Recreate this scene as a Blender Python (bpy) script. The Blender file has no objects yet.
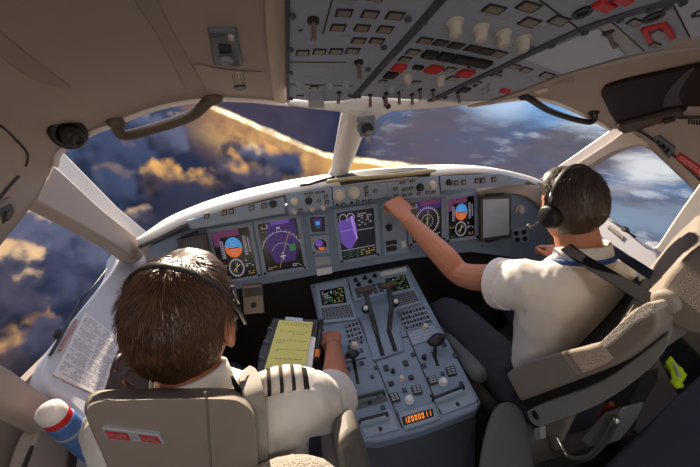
import bpy, bmesh, math, random
from math import sin, cos, pi, radians as rad, sqrt, atan2
from mathutils import Vector as V, Matrix, noise
from mathutils.bvhtree import BVHTree
random.seed(7)
SC = bpy.context.scene
COL = SC.collection

# ------------------------------------------------------------------ camera model
FPX = 320.0
CAM = V((-.24, 0, 1.55))
def _axes():
    y = V(((285-350)/FPX, (120-233.5)/FPX, 1)).normalized()
    h = V((1, -.13, 0))
    z = h.cross(y).normalized()
    if z.y > 0: z = -z
    x = y.cross(z)
    return x, y, z
AX, AY, AZ = _axes()
def ray(px, py):
    c = V(((px-350)/FPX, (py-233.5)/FPX, 1))
    return V((AX.dot(c), AY.dot(c), AZ.dot(c)))
class Plane:
    def __init__(s, p, n):
        s.p = V(p); s.n = V(n).normalized()
        if (CAM-s.p).dot(s.n) < 0: s.n = -s.n
    def at(s, px, py, h=0.0):
        d = ray(px, py); t = (s.p-CAM).dot(s.n)/d.dot(s.n)
        return CAM + d*t + s.n*h
def PX(v): return Plane((v,0,0),(1,0,0))
def PY(v): return Plane((0,v,0),(0,1,0))
def PZ(v): return Plane((0,0,v),(0,0,1))
def hitx(px,py,v): return PX(v).at(px,py)
def hity(px,py,v): return PY(v).at(px,py)
def hitz(px,py,v): return PZ(v).at(px,py)

# ------------------------------------------------------------------ mesh builder
class M:
    def __init__(s): s.v=[]; s.f=[]; s.mi=[]; s.k=0
    def mat(s,k): s.k=k; return s
    def add(s, vs, fs):
        o=len(s.v); s.v += [V(q) for q in vs]
        for f in fs: s.f.append([o+i for i in f]); s.mi.append(s.k)
        return s
    def prism(s, pts, off):
        n=len(pts); off=V(off); a=[V(p) for p in pts]; b=[p+off for p in a]
        fs=[list(range(n)), list(range(2*n-1,n-1,-1))]
        for i in range(n):
            j=(i+1)%n; fs.append([i,n+i,n+j,j])
        return s.add(a+b, fs)
    def poly(s, pts): return s.add(pts,[list(range(len(pts)))])
    def box(s, c, size, ex=None, ey=None, ez=None):
        c=V(c); ex=V(ex) if ex else V((1,0,0)); ey=V(ey) if ey else V((0,1,0)); ez=V(ez) if ez else V((0,0,1))
        a,b,d=[q*.5 for q in size]; vs=[]
        for k in (-1,1):
            for i,j in ((-1,-1),(1,-1),(1,1),(-1,1)): vs.append(c+ex*(a*i)+ey*(b*j)+ez*(d*k))
        return s.add(vs,[[3,2,1,0],[4,5,6,7],[0,1,5,4],[1,2,6,5],[2,3,7,6],[3,0,4,7]])
    def loft(s, rings, cap=True):
        n=len(rings[0]); vs=[p for r in rings for p in r]; fs=[]
        for k in range(len(rings)-1):
            for i in range(n):
                j=(i+1)%n; fs.append([k*n+i,k*n+j,(k+1)*n+j,(k+1)*n+i])
        if cap:
            fs.append(list(range(n-1,-1,-1))); fs.append([(len(rings)-1)*n+i for i in range(n)])
        return s.add(vs,fs)
    def tube(s, path, r, n=10, cap=True, flat=1.0, up=None):
        path=[V(p) for p in path]; m=len(path)
        rs = r if isinstance(r,(list,tuple)) else [r]*m
        rings=[]; prev=None
        for i in range(m):
            t=(path[min(i+1,m-1)]-path[max(i-1,0)]).normalized()
            if up is not None: a=V(up)-t*V(up).dot(t)
            elif prev is None:
                a=V((0,0,1)) if abs(t.z)<.9 else V((1,0,0)); a=a-t*a.dot(t)
            else: a=prev-t*prev.dot(t)
            a.normalize(); prev=a; b=t.cross(a)
            rings.append([path[i]+a*(rs[i]*flat*cos(q))+b*(rs[i]*sin(q)) for q in [2*pi*k/n for k in range(n)]])
        return s.loft(rings,cap)
    def cyl(s, p0, p1, r0, r1=None, n=16): return s.tube([p0,p1],[r0,r0 if r1 is None else r1],n)
    def lathe(s, p0, axis, prof, n=20):
        axis=V(axis).normalized(); a=V((0,0,1)) if abs(axis.z)<.9 else V((1,0,0)); a=(a-axis*a.dot(axis)).normalized(); b=axis.cross(a)
        rings=[[V(p0)+axis*h+(a*cos(2*pi*k/n)+b*sin(2*pi*k/n))*r for k in range(n)] for h,r in prof]
        return s.loft(rings)
    def ball(s, c, r, rot=None, nu=16, nv=10):
        c=V(c); r=(r,r,r) if not isinstance(r,(tuple,list)) else r; vs=[]; fs=[]
        for j in range(1,nv):
            th=pi*j/nv
            for i in range(nu):
                p=V((r[0]*sin(th)*cos(2*pi*i/nu), r[1]*sin(th)*sin(2*pi*i/nu), r[2]*cos(th)))
                vs.append(c+(rot@p if rot else p))
        t=V((0,0,r[2])); vs.append(c+(rot@t if rot else t)); vs.append(c-(rot@t if rot else t))
        for j in range(nv-2):
            for i in range(nu):
                k=(i+1)%nu; fs.append([j*nu+i,(j+1)*nu+i,(j+1)*nu+k,j*nu+k])
        a=(nv-1)*nu
        for i in range(nu):
            k=(i+1)%nu; fs.append([a,i,k]); fs.append([a+1,(nv-2)*nu+k,(nv-2)*nu+i])
        return s.add(vs,fs)
    def merge(s,o):
        off=len(s.v); s.v+=o.v
        for f,k in zip(o.f,o.mi): s.f.append([off+i for i in f]); s.mi.append(k)
        return s
    def mesh(s,name,off):
        me=bpy.data.meshes.new(name)
        me.from_pydata([tuple(q-off) for q in s.v],[],s.f)
        return me
ROOT={}
def tag(o,label=None,cat=None,group=None,kind=None):
    if label: o['label']=label
    if cat: o['category']=cat
    if group: o['group']=group
    if kind: o['kind']=kind
    return o
def thing(name,label,cat,loc,group=None):
    o=bpy.data.objects.new(name,None); COL.objects.link(o); o.empty_display_size=.05
    o.location=loc; ROOT[o.name]=V(loc)
    return tag(o,label,cat,group)
def build(m,name,mats,parent=None,label=None,cat=None,group=None,kind=None,bevel=0,seg=2,smooth=False,sub=0,fixn=True,angle=35):
    if parent is not None: off=ROOT[parent.name]
    else:
        lo=V((min(q.x for q in m.v),min(q.y for q in m.v),min(q.z for q in m.v))); hi=V((max(q.x for q in m.v),max(q.y for q in m.v),max(q.z for q in m.v)))
        off=V(((lo.x+hi.x)/2,(lo.y+hi.y)/2,lo.z))
    me=m.mesh(name,off); o=bpy.data.objects.new(name,me); COL.objects.link(o)
    if parent is not None: o.parent=parent
    else: o.location=off
    ROOT[o.name]=off
    if not isinstance(mats,(list,tuple)): mats=[mats]
    for q in mats: me.materials.append(q)
    if fixn:
        bm=bmesh.new(); bm.from_mesh(me)
        for f,k in zip(bm.faces,m.mi): f.material_index=min(k,len(mats)-1)
        bmesh.ops.recalc_face_normals(bm,faces=bm.faces); bm.to_mesh(me); bm.free()
    else:
        for p,k in zip(me.polygons,m.mi): p.material_index=min(k,len(mats)-1)
    if bevel:
        b=o.modifiers.new('bevel','BEVEL'); b.width=bevel; b.segments=seg; b.limit_method='ANGLE'; b.angle_limit=rad(angle)
    if sub:
        b=o.modifiers.new('sub','SUBSURF'); b.levels=sub; b.render_levels=sub
    if smooth or bevel:
        me.shade_smooth() if hasattr(me,'shade_smooth') else None
        if not smooth and hasattr(me,'set_sharp_from_angle'): me.set_sharp_from_angle(angle=rad(40))
    return tag(o,label,cat,group,kind)
def struct(m,name,mats,**k): return build(m,name,mats,kind='structure',**k)
def remesh(m,vox,smooth=4,fac=.5):
    """one continuous skin out of overlapping solids"""
    me=m.mesh('tmp',V((0,0,0))); bm=bmesh.new(); bm.from_mesh(me)
    bmesh.ops.recalc_face_normals(bm,faces=bm.faces); bm.to_mesh(me); bm.free()
    o=bpy.data.objects.new('tmp',me); COL.objects.link(o)
    r=o.modifiers.new('r','REMESH'); r.mode='VOXEL'; r.voxel_size=vox
    if smooth:
        q=o.modifiers.new('s','SMOOTH'); q.iterations=smooth; q.factor=fac
    dg=bpy.context.evaluated_depsgraph_get(); ev=o.evaluated_get(dg); e=ev.to_mesh()
    out=M(); out.add([q.co.copy() for q in e.vertices],[list(p.vertices) for p in e.polygons])
    ev.to_mesh_clear(); bpy.data.objects.remove(o); bpy.data.meshes.remove(me)
    return out
def lerp(a,b,t): return a+(b-a)*t
def sstep(a,b,x):
    t=max(0,min(1,(x-a)/(b-a))); return t*t*(3-2*t)
def quadf(pl,q,h=0.0):
    P=[pl.at(x,y,h) for x,y in q]            # TL TR BR BL
    return lambda u,v,e=0.0: lerp(lerp(P[0],P[1],u),lerp(P[3],P[2],u),v)+pl.n*e
def qbox(m,pl,q,h0,h1):
    return m.prism([pl.at(x,y,h1) for x,y in q], -pl.n*(h1-h0))
def smoothpath(pts,n=6):
    """Catmull-Rom"""
    pts=[V(p) for p in pts]; out=[]
    for i in range(len(pts)-1):
        p0=pts[max(i-1,0)]; p1=pts[i]; p2=pts[i+1]; p3=pts[min(i+2,len(pts)-1)]
        for k in range(n):
            t=k/n; out.append(.5*((2*p1)+(p2-p0)*t+(2*p0-5*p1+4*p2-p3)*t*t+(3*p1-p0-3*p2+p3)*t**3))
    out.append(pts[-1]); return out
def spx(pts,n=6): return [(q.x,q.y) for q in smoothpath([V((x,y,0)) for x,y in pts],n)]

# ------------------------------------------------------------------ materials
def s2l(c): return tuple(((q/255)/12.92 if q/255<=.04045 else ((q/255+.055)/1.055)**2.4) for q in c)+(1,)
MATS={}
def mat(name,rgb,rough=.5,metal=0,var=.12,scale=30,bump=0,bscale=120,emit=0,spec=.5,sheen=0,stretch=None,sss=0,coat=0):
    if name in MATS: return MATS[name]
    m=bpy.data.materials.new(name); m.use_nodes=True; nt=m.node_tree; N=nt.nodes; L=nt.links
    b=N['Principled BSDF']; c=s2l(rgb)
    b.inputs['Roughness'].default_value=rough; b.inputs['Metallic'].default_value=metal
    b.inputs['Specular IOR Level'].default_value=spec
    if sheen: b.inputs['Sheen Weight'].default_value=sheen
    if coat: b.inputs['Coat Weight'].default_value=coat
    if sss:
        b.inputs['Subsurface Weight'].default_value=sss; b.inputs['Subsurface Radius'].default_value=(1,.35,.2); b.inputs['Subsurface Scale'].default_value=.008
    tc=N.new('ShaderNodeTexCoord'); mp=N.new('ShaderNodeMapping'); L.new(tc.outputs['Object'],mp.inputs[0])
    if stretch: mp.inputs['Scale'].default_value=stretch
    nz=N.new('ShaderNodeTexNoise'); nz.inputs['Scale'].default_value=scale; nz.inputs['Detail'].default_value=5
    L.new(mp.outputs[0],nz.inputs['Vector'])
    mx=N.new('ShaderNodeMix'); mx.data_type='RGBA'; L.new(nz.outputs['Fac'],mx.inputs[0])
    mx.inputs[6].default_value=tuple(q*(1-var) for q in c[:3])+(1,); mx.inputs[7].default_value=tuple(min(1,q*(1+var)) for q in c[:3])+(1,)
    L.new(mx.outputs[2],b.inputs['Base Color'])
    if emit:
        L.new(mx.outputs[2],b.inputs['Emission Color']); b.inputs['Emission Strength'].default_value=emit
    if bump:
        n2=N.new('ShaderNodeTexNoise'); n2.inputs['Scale'].default_value=bscale; n2.inputs['Detail'].default_value=4; L.new(mp.outputs[0],n2.inputs['Vector'])
        bp=N.new('ShaderNodeBump'); bp.inputs['Strength'].default_value=bump; bp.inputs['Distance'].default_value=.01; L.new(n2.outputs['Fac'],bp.inputs['Height']); L.new(bp.outputs[0],b.inputs['Normal'])
    MATS[name]=m; return m
def glass_mat():
    m=bpy.data.materials.new('window_glass'); m.use_nodes=True; nt=m.node_tree; N=nt.nodes; L=nt.links
    N.remove(N['Principled BSDF']); out=N['Material Output']
    t=N.new('ShaderNodeBsdfTransparent'); t.inputs[0].default_value=(.96,.97,.98,1)
    g=N.new('ShaderNodeBsdfGlossy'); g.inputs['Roughness'].default_value=.02
    fr=N.new('ShaderNodeLayerWeight'); fr.inputs['Blend'].default_value=.12
    pw=N.new('ShaderNodeMath'); pw.operation='MULTIPLY'; L.new(fr.outputs['Facing'],pw.inputs[0]); pw.inputs[1].default_value=.05
    mx=N.new('ShaderNodeMixShader'); L.new(pw.outputs[0],mx.inputs[0]); L.new(t.outputs[0],mx.inputs[1]); L.new(g.outputs[0],mx.inputs[2]); L.new(mx.outputs[0],out.inputs[0])
    return m
GLASS=glass_mat()
liner=mat('liner_beige',(170,155,143),.7,var=.05,scale=6,bump=.08,bscale=400)
liner2=mat('liner_taupe',(160,145,133),.7,var=.05,scale=6,bump=.08,bscale=400)
framew=mat('frame_white',(238,230,220),.45,var=.04,scale=8)
console=mat('console_grey',(188,187,191),.6,var=.05,scale=8,bump=.05,bscale=300)
seam=mat('seam_dark',(60,50,46),.7)
panel=mat('panel_bluegrey',(124,140,160),.55,var=.07,scale=14,bump=.03,bscale=300)
panel2=mat('panel_bluegrey_light',(142,157,174),.5,var=.06,scale=14)
ohm=mat('overhead_grey',(160,170,186),.55,var=.07,scale=12,bump=.03,bscale=300)
ohblank=mat('overhead_blank',(190,196,212),.45,var=.05,scale=5)
dark=mat('black_plastic',(28,26,26),.45,var=.2)
dark2=mat('dark_rail',(70,74,82),.5)
black=mat('black_void',(10,10,12),.6)
cream=mat('knob_cream',(205,195,178),.5)
white=mat('placard_white',(225,225,222),.5)
greyp=mat('placard_grey',(160,165,170),.5)
red=mat('guard_red',(200,40,35),.4)
redp=mat('placard_red',(190,45,45),.5)
amberbtn=mat('button_cap',(140,130,116),.4)
metalm=mat('steel',(150,150,150),.3,metal=1)
# ------------------------------------------------------------------ shell of the flight deck
def hl(p):   # left liner height
    x=-p.x; return 1.605+.30*(1.05-p.y)-.10*(max(0,x-.55)/.45)**2-3*max(0,x-.98)
def hr(p):
    x=p.x; return 1.585-.10*x+.30*(.95-p.y)-.08*(max(0,x-.5)/.5)**2-3*max(0,x-.98)
def onsurf(px,py,h,off=0):
    d=ray(px,py).normalized(); a=.02; b=None; t=.02
    while t<3:
        p=CAM+d*t
        if p.z-h(p)>0: b=t; break
        a=t; t+=.02
    if b is None: b=3
    for _ in range(24):
        c=(a+b)/2; p=CAM+d*c
        if p.z-h(p)>0: b=c
        else: a=c
    return CAM+d*(a-off)
def interp(tab,x):
    if x<=tab[0][0]: return tab[0][1]
    for (a,u),(b,v) in zip(tab,tab[1:]):
        if x<=b: return u+(v-u)*(x-a)/(b-a)
    return tab[-1][1]
def solid(o,t,off=-1):
    m=o.modifiers.new('solid','SOLIDIFY'); m.thickness=t; m.offset=off; return o
def gridsurf(xs,top,bot,h,ny):
    m=M(); vs=[]; nx=len(xs)
    for x in xs:
        y0=interp(top,x); y1=interp(bot,x)
        for j in range(ny+1): vs.append(onsurf(x,y0+(y1-y0)*j/ny,h))
    fs=[]
    for i in range(nx-1):
        for j in range(ny):
            a=i*(ny+1)+j; fs.append([a,a+1,a+ny+2,a+ny+1])
    m.add(vs,fs)
    # outer skin so that the liner has thickness
    n=len(m.v); w=[p+V((0.03*(1 if p.x>0 else -1)*sstep(.7,1.05,abs(p.x)),0,.03)) for p in m.v]
    m.v+=w; m.f+=[[n+i for i in f[::-1]] for f in m.f]; m.mi+=[0]*(len(m.f)-len(m.mi))
    rim=[i*(ny+1) for i in range(nx)]+[ (nx-1)*(ny+1)+j for j in range(1,ny+1)]+[i*(ny+1)+ny for i in range(nx-2,-1,-1)]+[j for j in range(ny-1,0,-1)]
    for a,b in zip(rim,rim[1:]+rim[:1]): m.f.append([a,b,n+b,n+a]); m.mi.append(0)
    return m
topL=[(-340,-150),(300,-150)]
botL=[(-340,640),(-150,420),(0,246),(38,198),(50,176),(59,153),(75,142),(95,131),(110,126),(135,115),(160,107),(185,102),(215,99),(250,100),(292,104)]
xsL=[-340,-290,-240,-195,-150,-120,-90,-60,-40,-20,0,10,20,30,38,44,50,55,59,66,75,85,95,110,122,135,147,160,172,185,200,215,232,250,262,275,287]
o=struct(gridsurf(xsL,topL,botL,hl,26),'ceiling',liner,smooth=True)
tag(o,'smooth beige headliner curving down to the left windshield')
# the trim that edges the liner along the glass
def edge_trim(name,px,h,r,m,off=.004):
    path=[onsurf(x,y,h,off) for x,y in spx(px,5)]
    return struct(M().tube(path,r,10),name,m,smooth=True)
edge_trim('trim_1',[(56,165),(59,153),(75,142),(95,131),(110,126),(135,115),(160,107),(185,102),(215,99),(250,100),(290,104)],hl,.008,framew)
# recessed darker bands and the seams of the liner panels
def band(name,a,b,h,m,off=.006,kind='structure',n=10,**k):
    pa=spx(a,n); pb=spx(b,n); mm=M(); A=[onsurf(x,y,h,off) for x,y in pa]; B=[onsurf(x,y,h,off) for x,y in pb]
    A2=[onsurf(x,y,h,-.006) for x,y in pa]; B2=[onsurf(x,y,h,-.006) for x,y in pb]
    mm.loft([[p,q,s,r] for p,q,r,s in zip(A,B,A2,B2)])
    return build(mm,name,m,kind=kind,**k)
band('trim_2',[(118,-30),(134,0),(160,40),(180,78),(186,90)],[(150,-30),(158,0),(178,40),(197,74),(206,92)],hl,liner2,bevel=.003)
band('trim_3',[(-30,10),(0,32),(35,60),(70,86)],[(-30,40),(0,57),(35,80),(72,90)],hl,liner2,bevel=.003)
band('trim_4',[(262,-60),(264,0),(266,40),(270,75),(274,101)],[(285,-60),(286,0),(286,40),(286,75),(286,104)],hl,mat('liner_sand',(196,176,156),.6,var=.05),off=.012,bevel=.005)
band('trim_5',[(-30,112),(0,124),(16,138),(27,150),(29,160),(24,172),(12,186),(0,200),(-30,232)],[(-30,115),(0,127),(15,141),(25,152),(26.5,160),(22,170),(10,184),(-2,198),(-30,229)],hl,seam,off=.004)
band('trim_6',[(193,66),(200,64),(215,68),(240,71),(262,72)],[(193,67.6),(200,66),(215,70),(240,73),(262,74)],hl,liner,off=.006,bevel=.003)
band('trim_7',[(196,66),(203,80),(208,92)],[(199,66),(206,80),(211,92)],hl,liner,off=.004)
# right liner
botR=[(440,100),(470,105),(500,100),(530,97),(545,99),(562,104),(590,117),(612,129),(630,130),(645,144),(700,196),(760,252),(850,335),(980,470)]
topR=[(440,96),(470,98),(491,95),(563,68),(614,52),(700,36),(850,0),(980,-40)]
o=struct(gridsurf([440,455,470,485,500,515,530,545,562,575,590,600,612,621,630,638,645,660,680,700,720,740,760,800,850,910,980],topR,botR,hr,16),'wall_right_upper',liner,smooth=True)
edge_trim('trim_8',[(468,106),(500,101),(530,98),(545,100),(562,105),(590,118),(612,130)],hr,.007,framew)
band('trim_9',[(636,131),(648,138),(672,156),(700,182),(760,240)],[(638,129),(650,136),(674,154),(702,180),(762,238)],hr,seam,off=.004)
band('trim_10',[(636,130),(650,123),(668,117),(690,116),(740,116)],[(636,132),(650,126),(668,120),(690,119),(740,119)],hr,seam,off=.004)

# ---- pillars
def prismpx(pl,px,t,name,m,bevel=.008,h=0,**k):
    mm=M().prism([pl.at(x,y,h) for x,y in px],-pl.n*t)
    return build(mm,name,m,bevel=bevel,seg=3,**k)
S='structure'
prismpx(PX(-1.075),[(52,146),(62,150),(118,207),(150,234),(142,244),(103,214),(50,172)],.05,'trim_11',framew,kind=S)
prismpx(PX(-1.035),spx([(22,150),(52,163),(78,186),(104,210),(141,239)],3)+spx([(147,250),(138,262),(119,248),(80,225),(43,205),(36,201),(20,185)],3),.06,'trim_12',liner,bevel=.012,kind=S)
prismpx(PX(-1.03),spx([(-80,322),(0,361),(30,381),(45,392),(60,399),(132,443)],3)+spx([(134,475),(95,452),(50,430),(0,403),(-80,366)],3),.06,'trim_13',liner,bevel=.015,kind=S)
prismpx(PX(-1.05),spx([(24,480),(33,447),(42,428),(55,425),(104,447),(128,500),(150,560),(60,640)],3),.05,'trim_14',liner,bevel=.008,kind=S)
prismpx(PX(-1.045),[(20,467),(29,446),(31,447),(23,470)],.006,'trim_15',seam,bevel=0,kind=S,h=.008)
prismpx(PX(-1.045),[(68,448),(75,451),(73,475),(66,475)],.006,'trim_16',seam,bevel=0,kind=S,h=.008)
prismpx(PX(1.0),[(534,180),(604,130),(620,121),(632,128),(580,163),(545,185)],.05,'trim_17',framew,kind=S,h=-.03)
prismpx(PX(1.0),spx([(545,184),(580,161),(612,140),(634,124),(650,128)],3)+spx([(648,150),(637,146),(610,154),(580,173),(560,190)],3),.05,'trim_18',liner,bevel=.012,kind=S)
prismpx(PX(1.0),spx([(700,182),(682,207),(668,228),(653,249),(642,243),(640,262)],3)[:]+spx([(648,285),(660,284),(668,272),(684,245),(705,214),(730,180),(725,160)],3),.06,'trim_19',framew,bevel=.012,kind=S)
# ---- side consoles below the side windows
CON=Plane((-1.08,1,.985),(.78,0,.62))
cl=spx([(118,247),(114,268),(96,292),(70,324),(52,347),(43,368),(48,386),(62,399),(96,428)],4)
prismpx(CON,cl+[(99,402),(122,344),(142,300),(156,262),(146,240)],.10,'wall_left',console,bevel=.012,kind=S)
rl=[(545,190),(600,214),(628,232),(656,251),(668,275),(674,305),(655,322),(620,300),(585,270),(560,235)]
CONR=Plane((1.0,1.0,.985),(-.86,0,.5))
prismpx(CONR,rl,.10,'wall_right',console,bevel=.01,kind=S)
m=M().prism([(-1.12,-1.2,0),(-1.12,1.9,0),(-1.12,1.9,.93),(-1.12,-1.2,.93)],(-.03,0,0)); struct(m,'wall_left_lower',liner2)
m=M().prism([(1.1,-1.2,0),(1.1,1.9,0),(1.1,1.9,.9),(1.1,-1.2,.9)],(.03,0,0)); struct(m,'wall_right_lower',liner2)
m=M().prism([(-1.12,-1.2,.9),(-1.12,.68,.9),(-1.12,.60,1.75),(-1.12,-1.2,2.05)],(-.03,0,0)); struct(m,'wall_left_rear',liner)
m=M().prism([(1.1,-1.2,.9),(1.1,.45,.9),(1.1,.45,1.6),(1.1,-1.2,2.05)],(.03,0,0)); struct(m,'wall_right_rear',liner)
m=M().prism([(-1.15,.52,1.80),(1.15,.52,1.72),(1.15,-1.2,2.1),(-1.15,-1.2,2.1)],(0,0,.03)); struct(m,'ceiling_rear',liner)
carpet=mat('carpet_brown',(52,42,38),.95,var=.35,scale=180,bump=.4,bscale=600)
m=M().prism([(-1.15,-1.2,0),(1.15,-1.2,0),(1.15,1.95,0),(-1.15,1.95,0)],(0,0,-.03)); struct(m,'floor',carpet)
bulk=mat('bulkhead_dark',(44,38,36),.85,var=.2)
m=M().prism([(-1.12,1.78,0),(1.12,1.78,0),(1.12,1.78,1.06),(-1.12,1.78,1.06)],(0,.04,0)); struct(m,'wall_front',bulk)
# ---- the panes
def pane(name,c,n=8,t=.006):
    P=c; vs=[]; fs=[]
    nr=((P[1]-P[0]).cross(P[3]-P[0])).normalized()
    for j in range(n+1):
        for i in range(n+1): vs.append(lerp(lerp(P[0],P[1],i/n),lerp(P[3],P[2],i/n),j/n))
    for j in range(n):
        for i in range(n): a=j*(n+1)+i; fs.append([a,a+1,a+n+2,a+n+1])
    return struct(M().add(vs,fs),name,GLASS,smooth=True,fixn=False)
pane('window_1',[hitx(48,120,-1.10),hity(352,92,1.06),hity(338,182,1.62),hitx(140,250,-1.10)])
pane('window_2',[hity(352,92,1.06),hitx(632,110,1.06),hitx(540,192,1.06),hity(338,182,1.62)])
pane('window_3',[hitx(-60,200,-1.11),hitx(60,180,-1.11),hitx(130,275,-1.11),hitx(20,400,-1.11)])
pane('window_4',[hitx(640,125,1.06),hitx(730,195,1.06),hitx(668,275,1.06),hitx(545,195,1.06)])
pane('window_5',[hitx(-60,360,-1.11),hitx(20,395,-1.11),hitx(60,430,-1.11),hitx(10,520,-1.11)],3)
pane('window_6',[hitx(725,170,1.06),hitx(800,260,1.06),hitx(780,330,1.06),hitx(650,290,1.06)],3)
# post in the middle of the windshield
pts=smoothpath([hity(337,180,1.52),hity(343,160,1.44),hity(350,135,1.28),hity(358,110,1.06),hity(362,97,.99)],5)
wr=[.068,.06,.05,.052,.058,.06]
m=M(); rr=[]
n=len(pts); m.tube(pts,[.052+.014*(1-sstep(0,.25,i/(n-1)))+.012*sstep(.75,1,i/(n-1)) for i in range(n)],18,flat=.75,up=(0,-.6,1))
struct(m,'trim_20',framew,smooth=True)
# ------------------------------------------------------------------ main instrument panel
PM=Plane((0,1.5,.98),(0,-cos(rad(10)),sin(rad(10))))
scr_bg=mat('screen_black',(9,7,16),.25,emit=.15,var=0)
def em(name,rgb,s=1.0): return mat(name,rgb,.4,var=0.03,emit=s)
E_vio=em('display_reflect_violet',(50,28,92),.55); E_mag=em('display_reflect_magenta',(96,46,84),.55); E_white=em('display_white',(170,165,180),.5)  # violet and magenta areas: glass reflections put into the display colours
E_blue=em('display_sky_blue',(60,130,190),.75); E_brown=em('display_ground_orange',(190,95,45),.7); E_grey=em('display_tape_grey',(120,115,135),.6)
E_green=em('display_green',(60,120,70),.35); E_yel=em('display_yellow',(170,150,70),.45); E_pur=em('display_reflect_purple',(92,66,152),.6); E_lil=em('display_reflect_lilac',(150,120,200),.7)  # purple and lilac areas are painted reflections too
EM=[scr_bg,E_vio,E_mag,E_white,E_blue,E_brown,E_grey,E_green,E_yel,E_pur,E_lil]
BG,VIO,MAG,WHI,BLU,BRO,GRY,GRE,YEL,PUR,LIL=range(11)
def rect(m,f,k,u0,v0,u1,v1,e=.002): m.mat(k); m.poly([f(u0,v0,e),f(u1,v0,e),f(u1,v1,e),f(u0,v1,e)])
def arc(m,f,k,cu,cv,r,a0,a1,w=.012,e=.0022,asp=.9,n=28):
    m.mat(k)
    for i in range(n):
        a=rad(lerp(a0,a1,i/n)); b=rad(lerp(a0,a1,(i+1)/n))
        q=[(cu+cos(t)*rr,cv-sin(t)*rr*asp) for t,rr in ((a,r-w),(b,r-w),(b,r+w),(a,r+w))]
        m.poly([f(x,y,e) for x,y in q])
def disc(m,f,k,cu,cv,r,a0=0,a1=360,e=.002,asp=.9,n=28):
    m.mat(k); m.poly([f(cu+cos(rad(lerp(a0,a1,i/n)))*r,cv-sin(rad(lerp(a0,a1,i/n)))*r*asp,e) for i in range(n+1 if a1-a0<360 else n)])
def line(m,f,k,u0,v0,u1,v1,w=.01,e=.0026):
    d=sqrt((u1-u0)**2+(v1-v0)**2); nx=-(v1-v0)/d*w; ny=(u1-u0)/d*w; m.mat(k)
    m.poly([f(u0+nx,v0+ny,e),f(u1+nx,v1+ny,e),f(u1-nx,v1-ny,e),f(u0-nx,v0-ny,e)])
def dashes(m,f,k,u0,v0,u1,v1,rows,cols,seed=1,fill=.6,e=.0024):
    rng=random.Random(seed)
    for r in range(rows):
        for c in range(cols):
            if rng.random()<fill:
                uu=lerp(u0,u1,(c+.1)/cols); vv=lerp(v0,v1,(r+.3)/rows); rect(m,f,k,uu,vv,uu+(u1-u0)/cols*.7,vv+(v1-v0)/rows*.38,e)
def pfd(m,f):
    rect(m,f,BG,0,0,1,1,.001); rect(m,f,MAG,.0,.0,.72,.13,.0014); rect(m,f,MAG,.02,.13,.2,.3,.0014)
    disc(m,f,BLU,.5,.36,.23,-12,168); disc(m,f,BRO,.5,.36,.23,168,348)
    for k in range(-2,3): line(m,f,WHI,.42,.36+k*.06-.01,.58,.36+k*.06+.012,.004)
    line(m,f,BG,.34,.37,.66,.37,.008,.003)
    rect(m,f,GRY,.16,.2,.25,.56); rect(m,f,GRY,.78,.16,.86,.55); rect(m,f,GRY,.9,.2,.94,.5); rect(m,f,YEL,.79,.33,.86,.37,.0026)
    dashes(m,f,BG,.165,.22,.245,.54,8,1,2,1,.0026); dashes(m,f,BG,.785,.18,.855,.53,8,1,3,1,.0026)
    arc(m,f,WHI,.47,.78,.2,0,360,.008)
    for k in range(24): a=rad(k*15); line(m,f,WHI,.47+cos(a)*.16,.78-sin(a)*.145,.47+cos(a)*.2,.78-sin(a)*.18,.006)
    line(m,f,GRE,.47,.62,.47,.94,.008); line(m,f,YEL,.36,.84,.58,.72,.01); line(m,f,WHI,.42,.88,.52,.68,.008)
    dashes(m,f,WHI,.72,.64,.97,.8,4,3,5,.7); dashes(m,f,YEL,.04,.68,.22,.74,2,3,6,.8); dashes(m,f,GRE,.05,.92,.28,.98,2,3,7,.8); dashes(m,f,YEL,.76,.88,.95,.96,2,3,8,.8)
def nd(m,f):
    rect(m,f,BG,0,0,1,1,.001)
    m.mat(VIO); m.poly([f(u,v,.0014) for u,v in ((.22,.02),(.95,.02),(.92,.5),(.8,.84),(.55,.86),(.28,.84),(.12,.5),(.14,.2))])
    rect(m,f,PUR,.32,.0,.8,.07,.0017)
    arc(m,f,WHI,.5,.72,.56,18,162,.006); arc(m,f,WHI,.5,.72,.3,30,150,.004)
    for k in range(14): a=rad(20+k*10.8); line(m,f,WHI,.5+cos(a)*.56,.72-sin(a)*.5,.5+cos(a)*.6,.72-sin(a)*.54,.006)
    line(m,f,YEL,.36,.95,.72,.3,.006); line(m,f,WHI,.5,.64,.5,.8,.012); line(m,f,WHI,.42,.72,.58,.72,.012)
    rect(m,f,GRE,.7,.5,.86,.64,.0024); rect(m,f,MAG,.68,.3,.8,.34,.0024); rect(m,f,WHI,.45,.12,.53,.16,.0024)
    dashes(m,f,WHI,.05,.03,.25,.13,3,3,2,.8); dashes(m,f,GRE,.05,.16,.2,.2,1,2,3,1); dashes(m,f,YEL,.05,.9,.3,.97,2,4,4,.8); dashes(m,f,WHI,.7,.9,.95,.97,2,4,9,.8)
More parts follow.
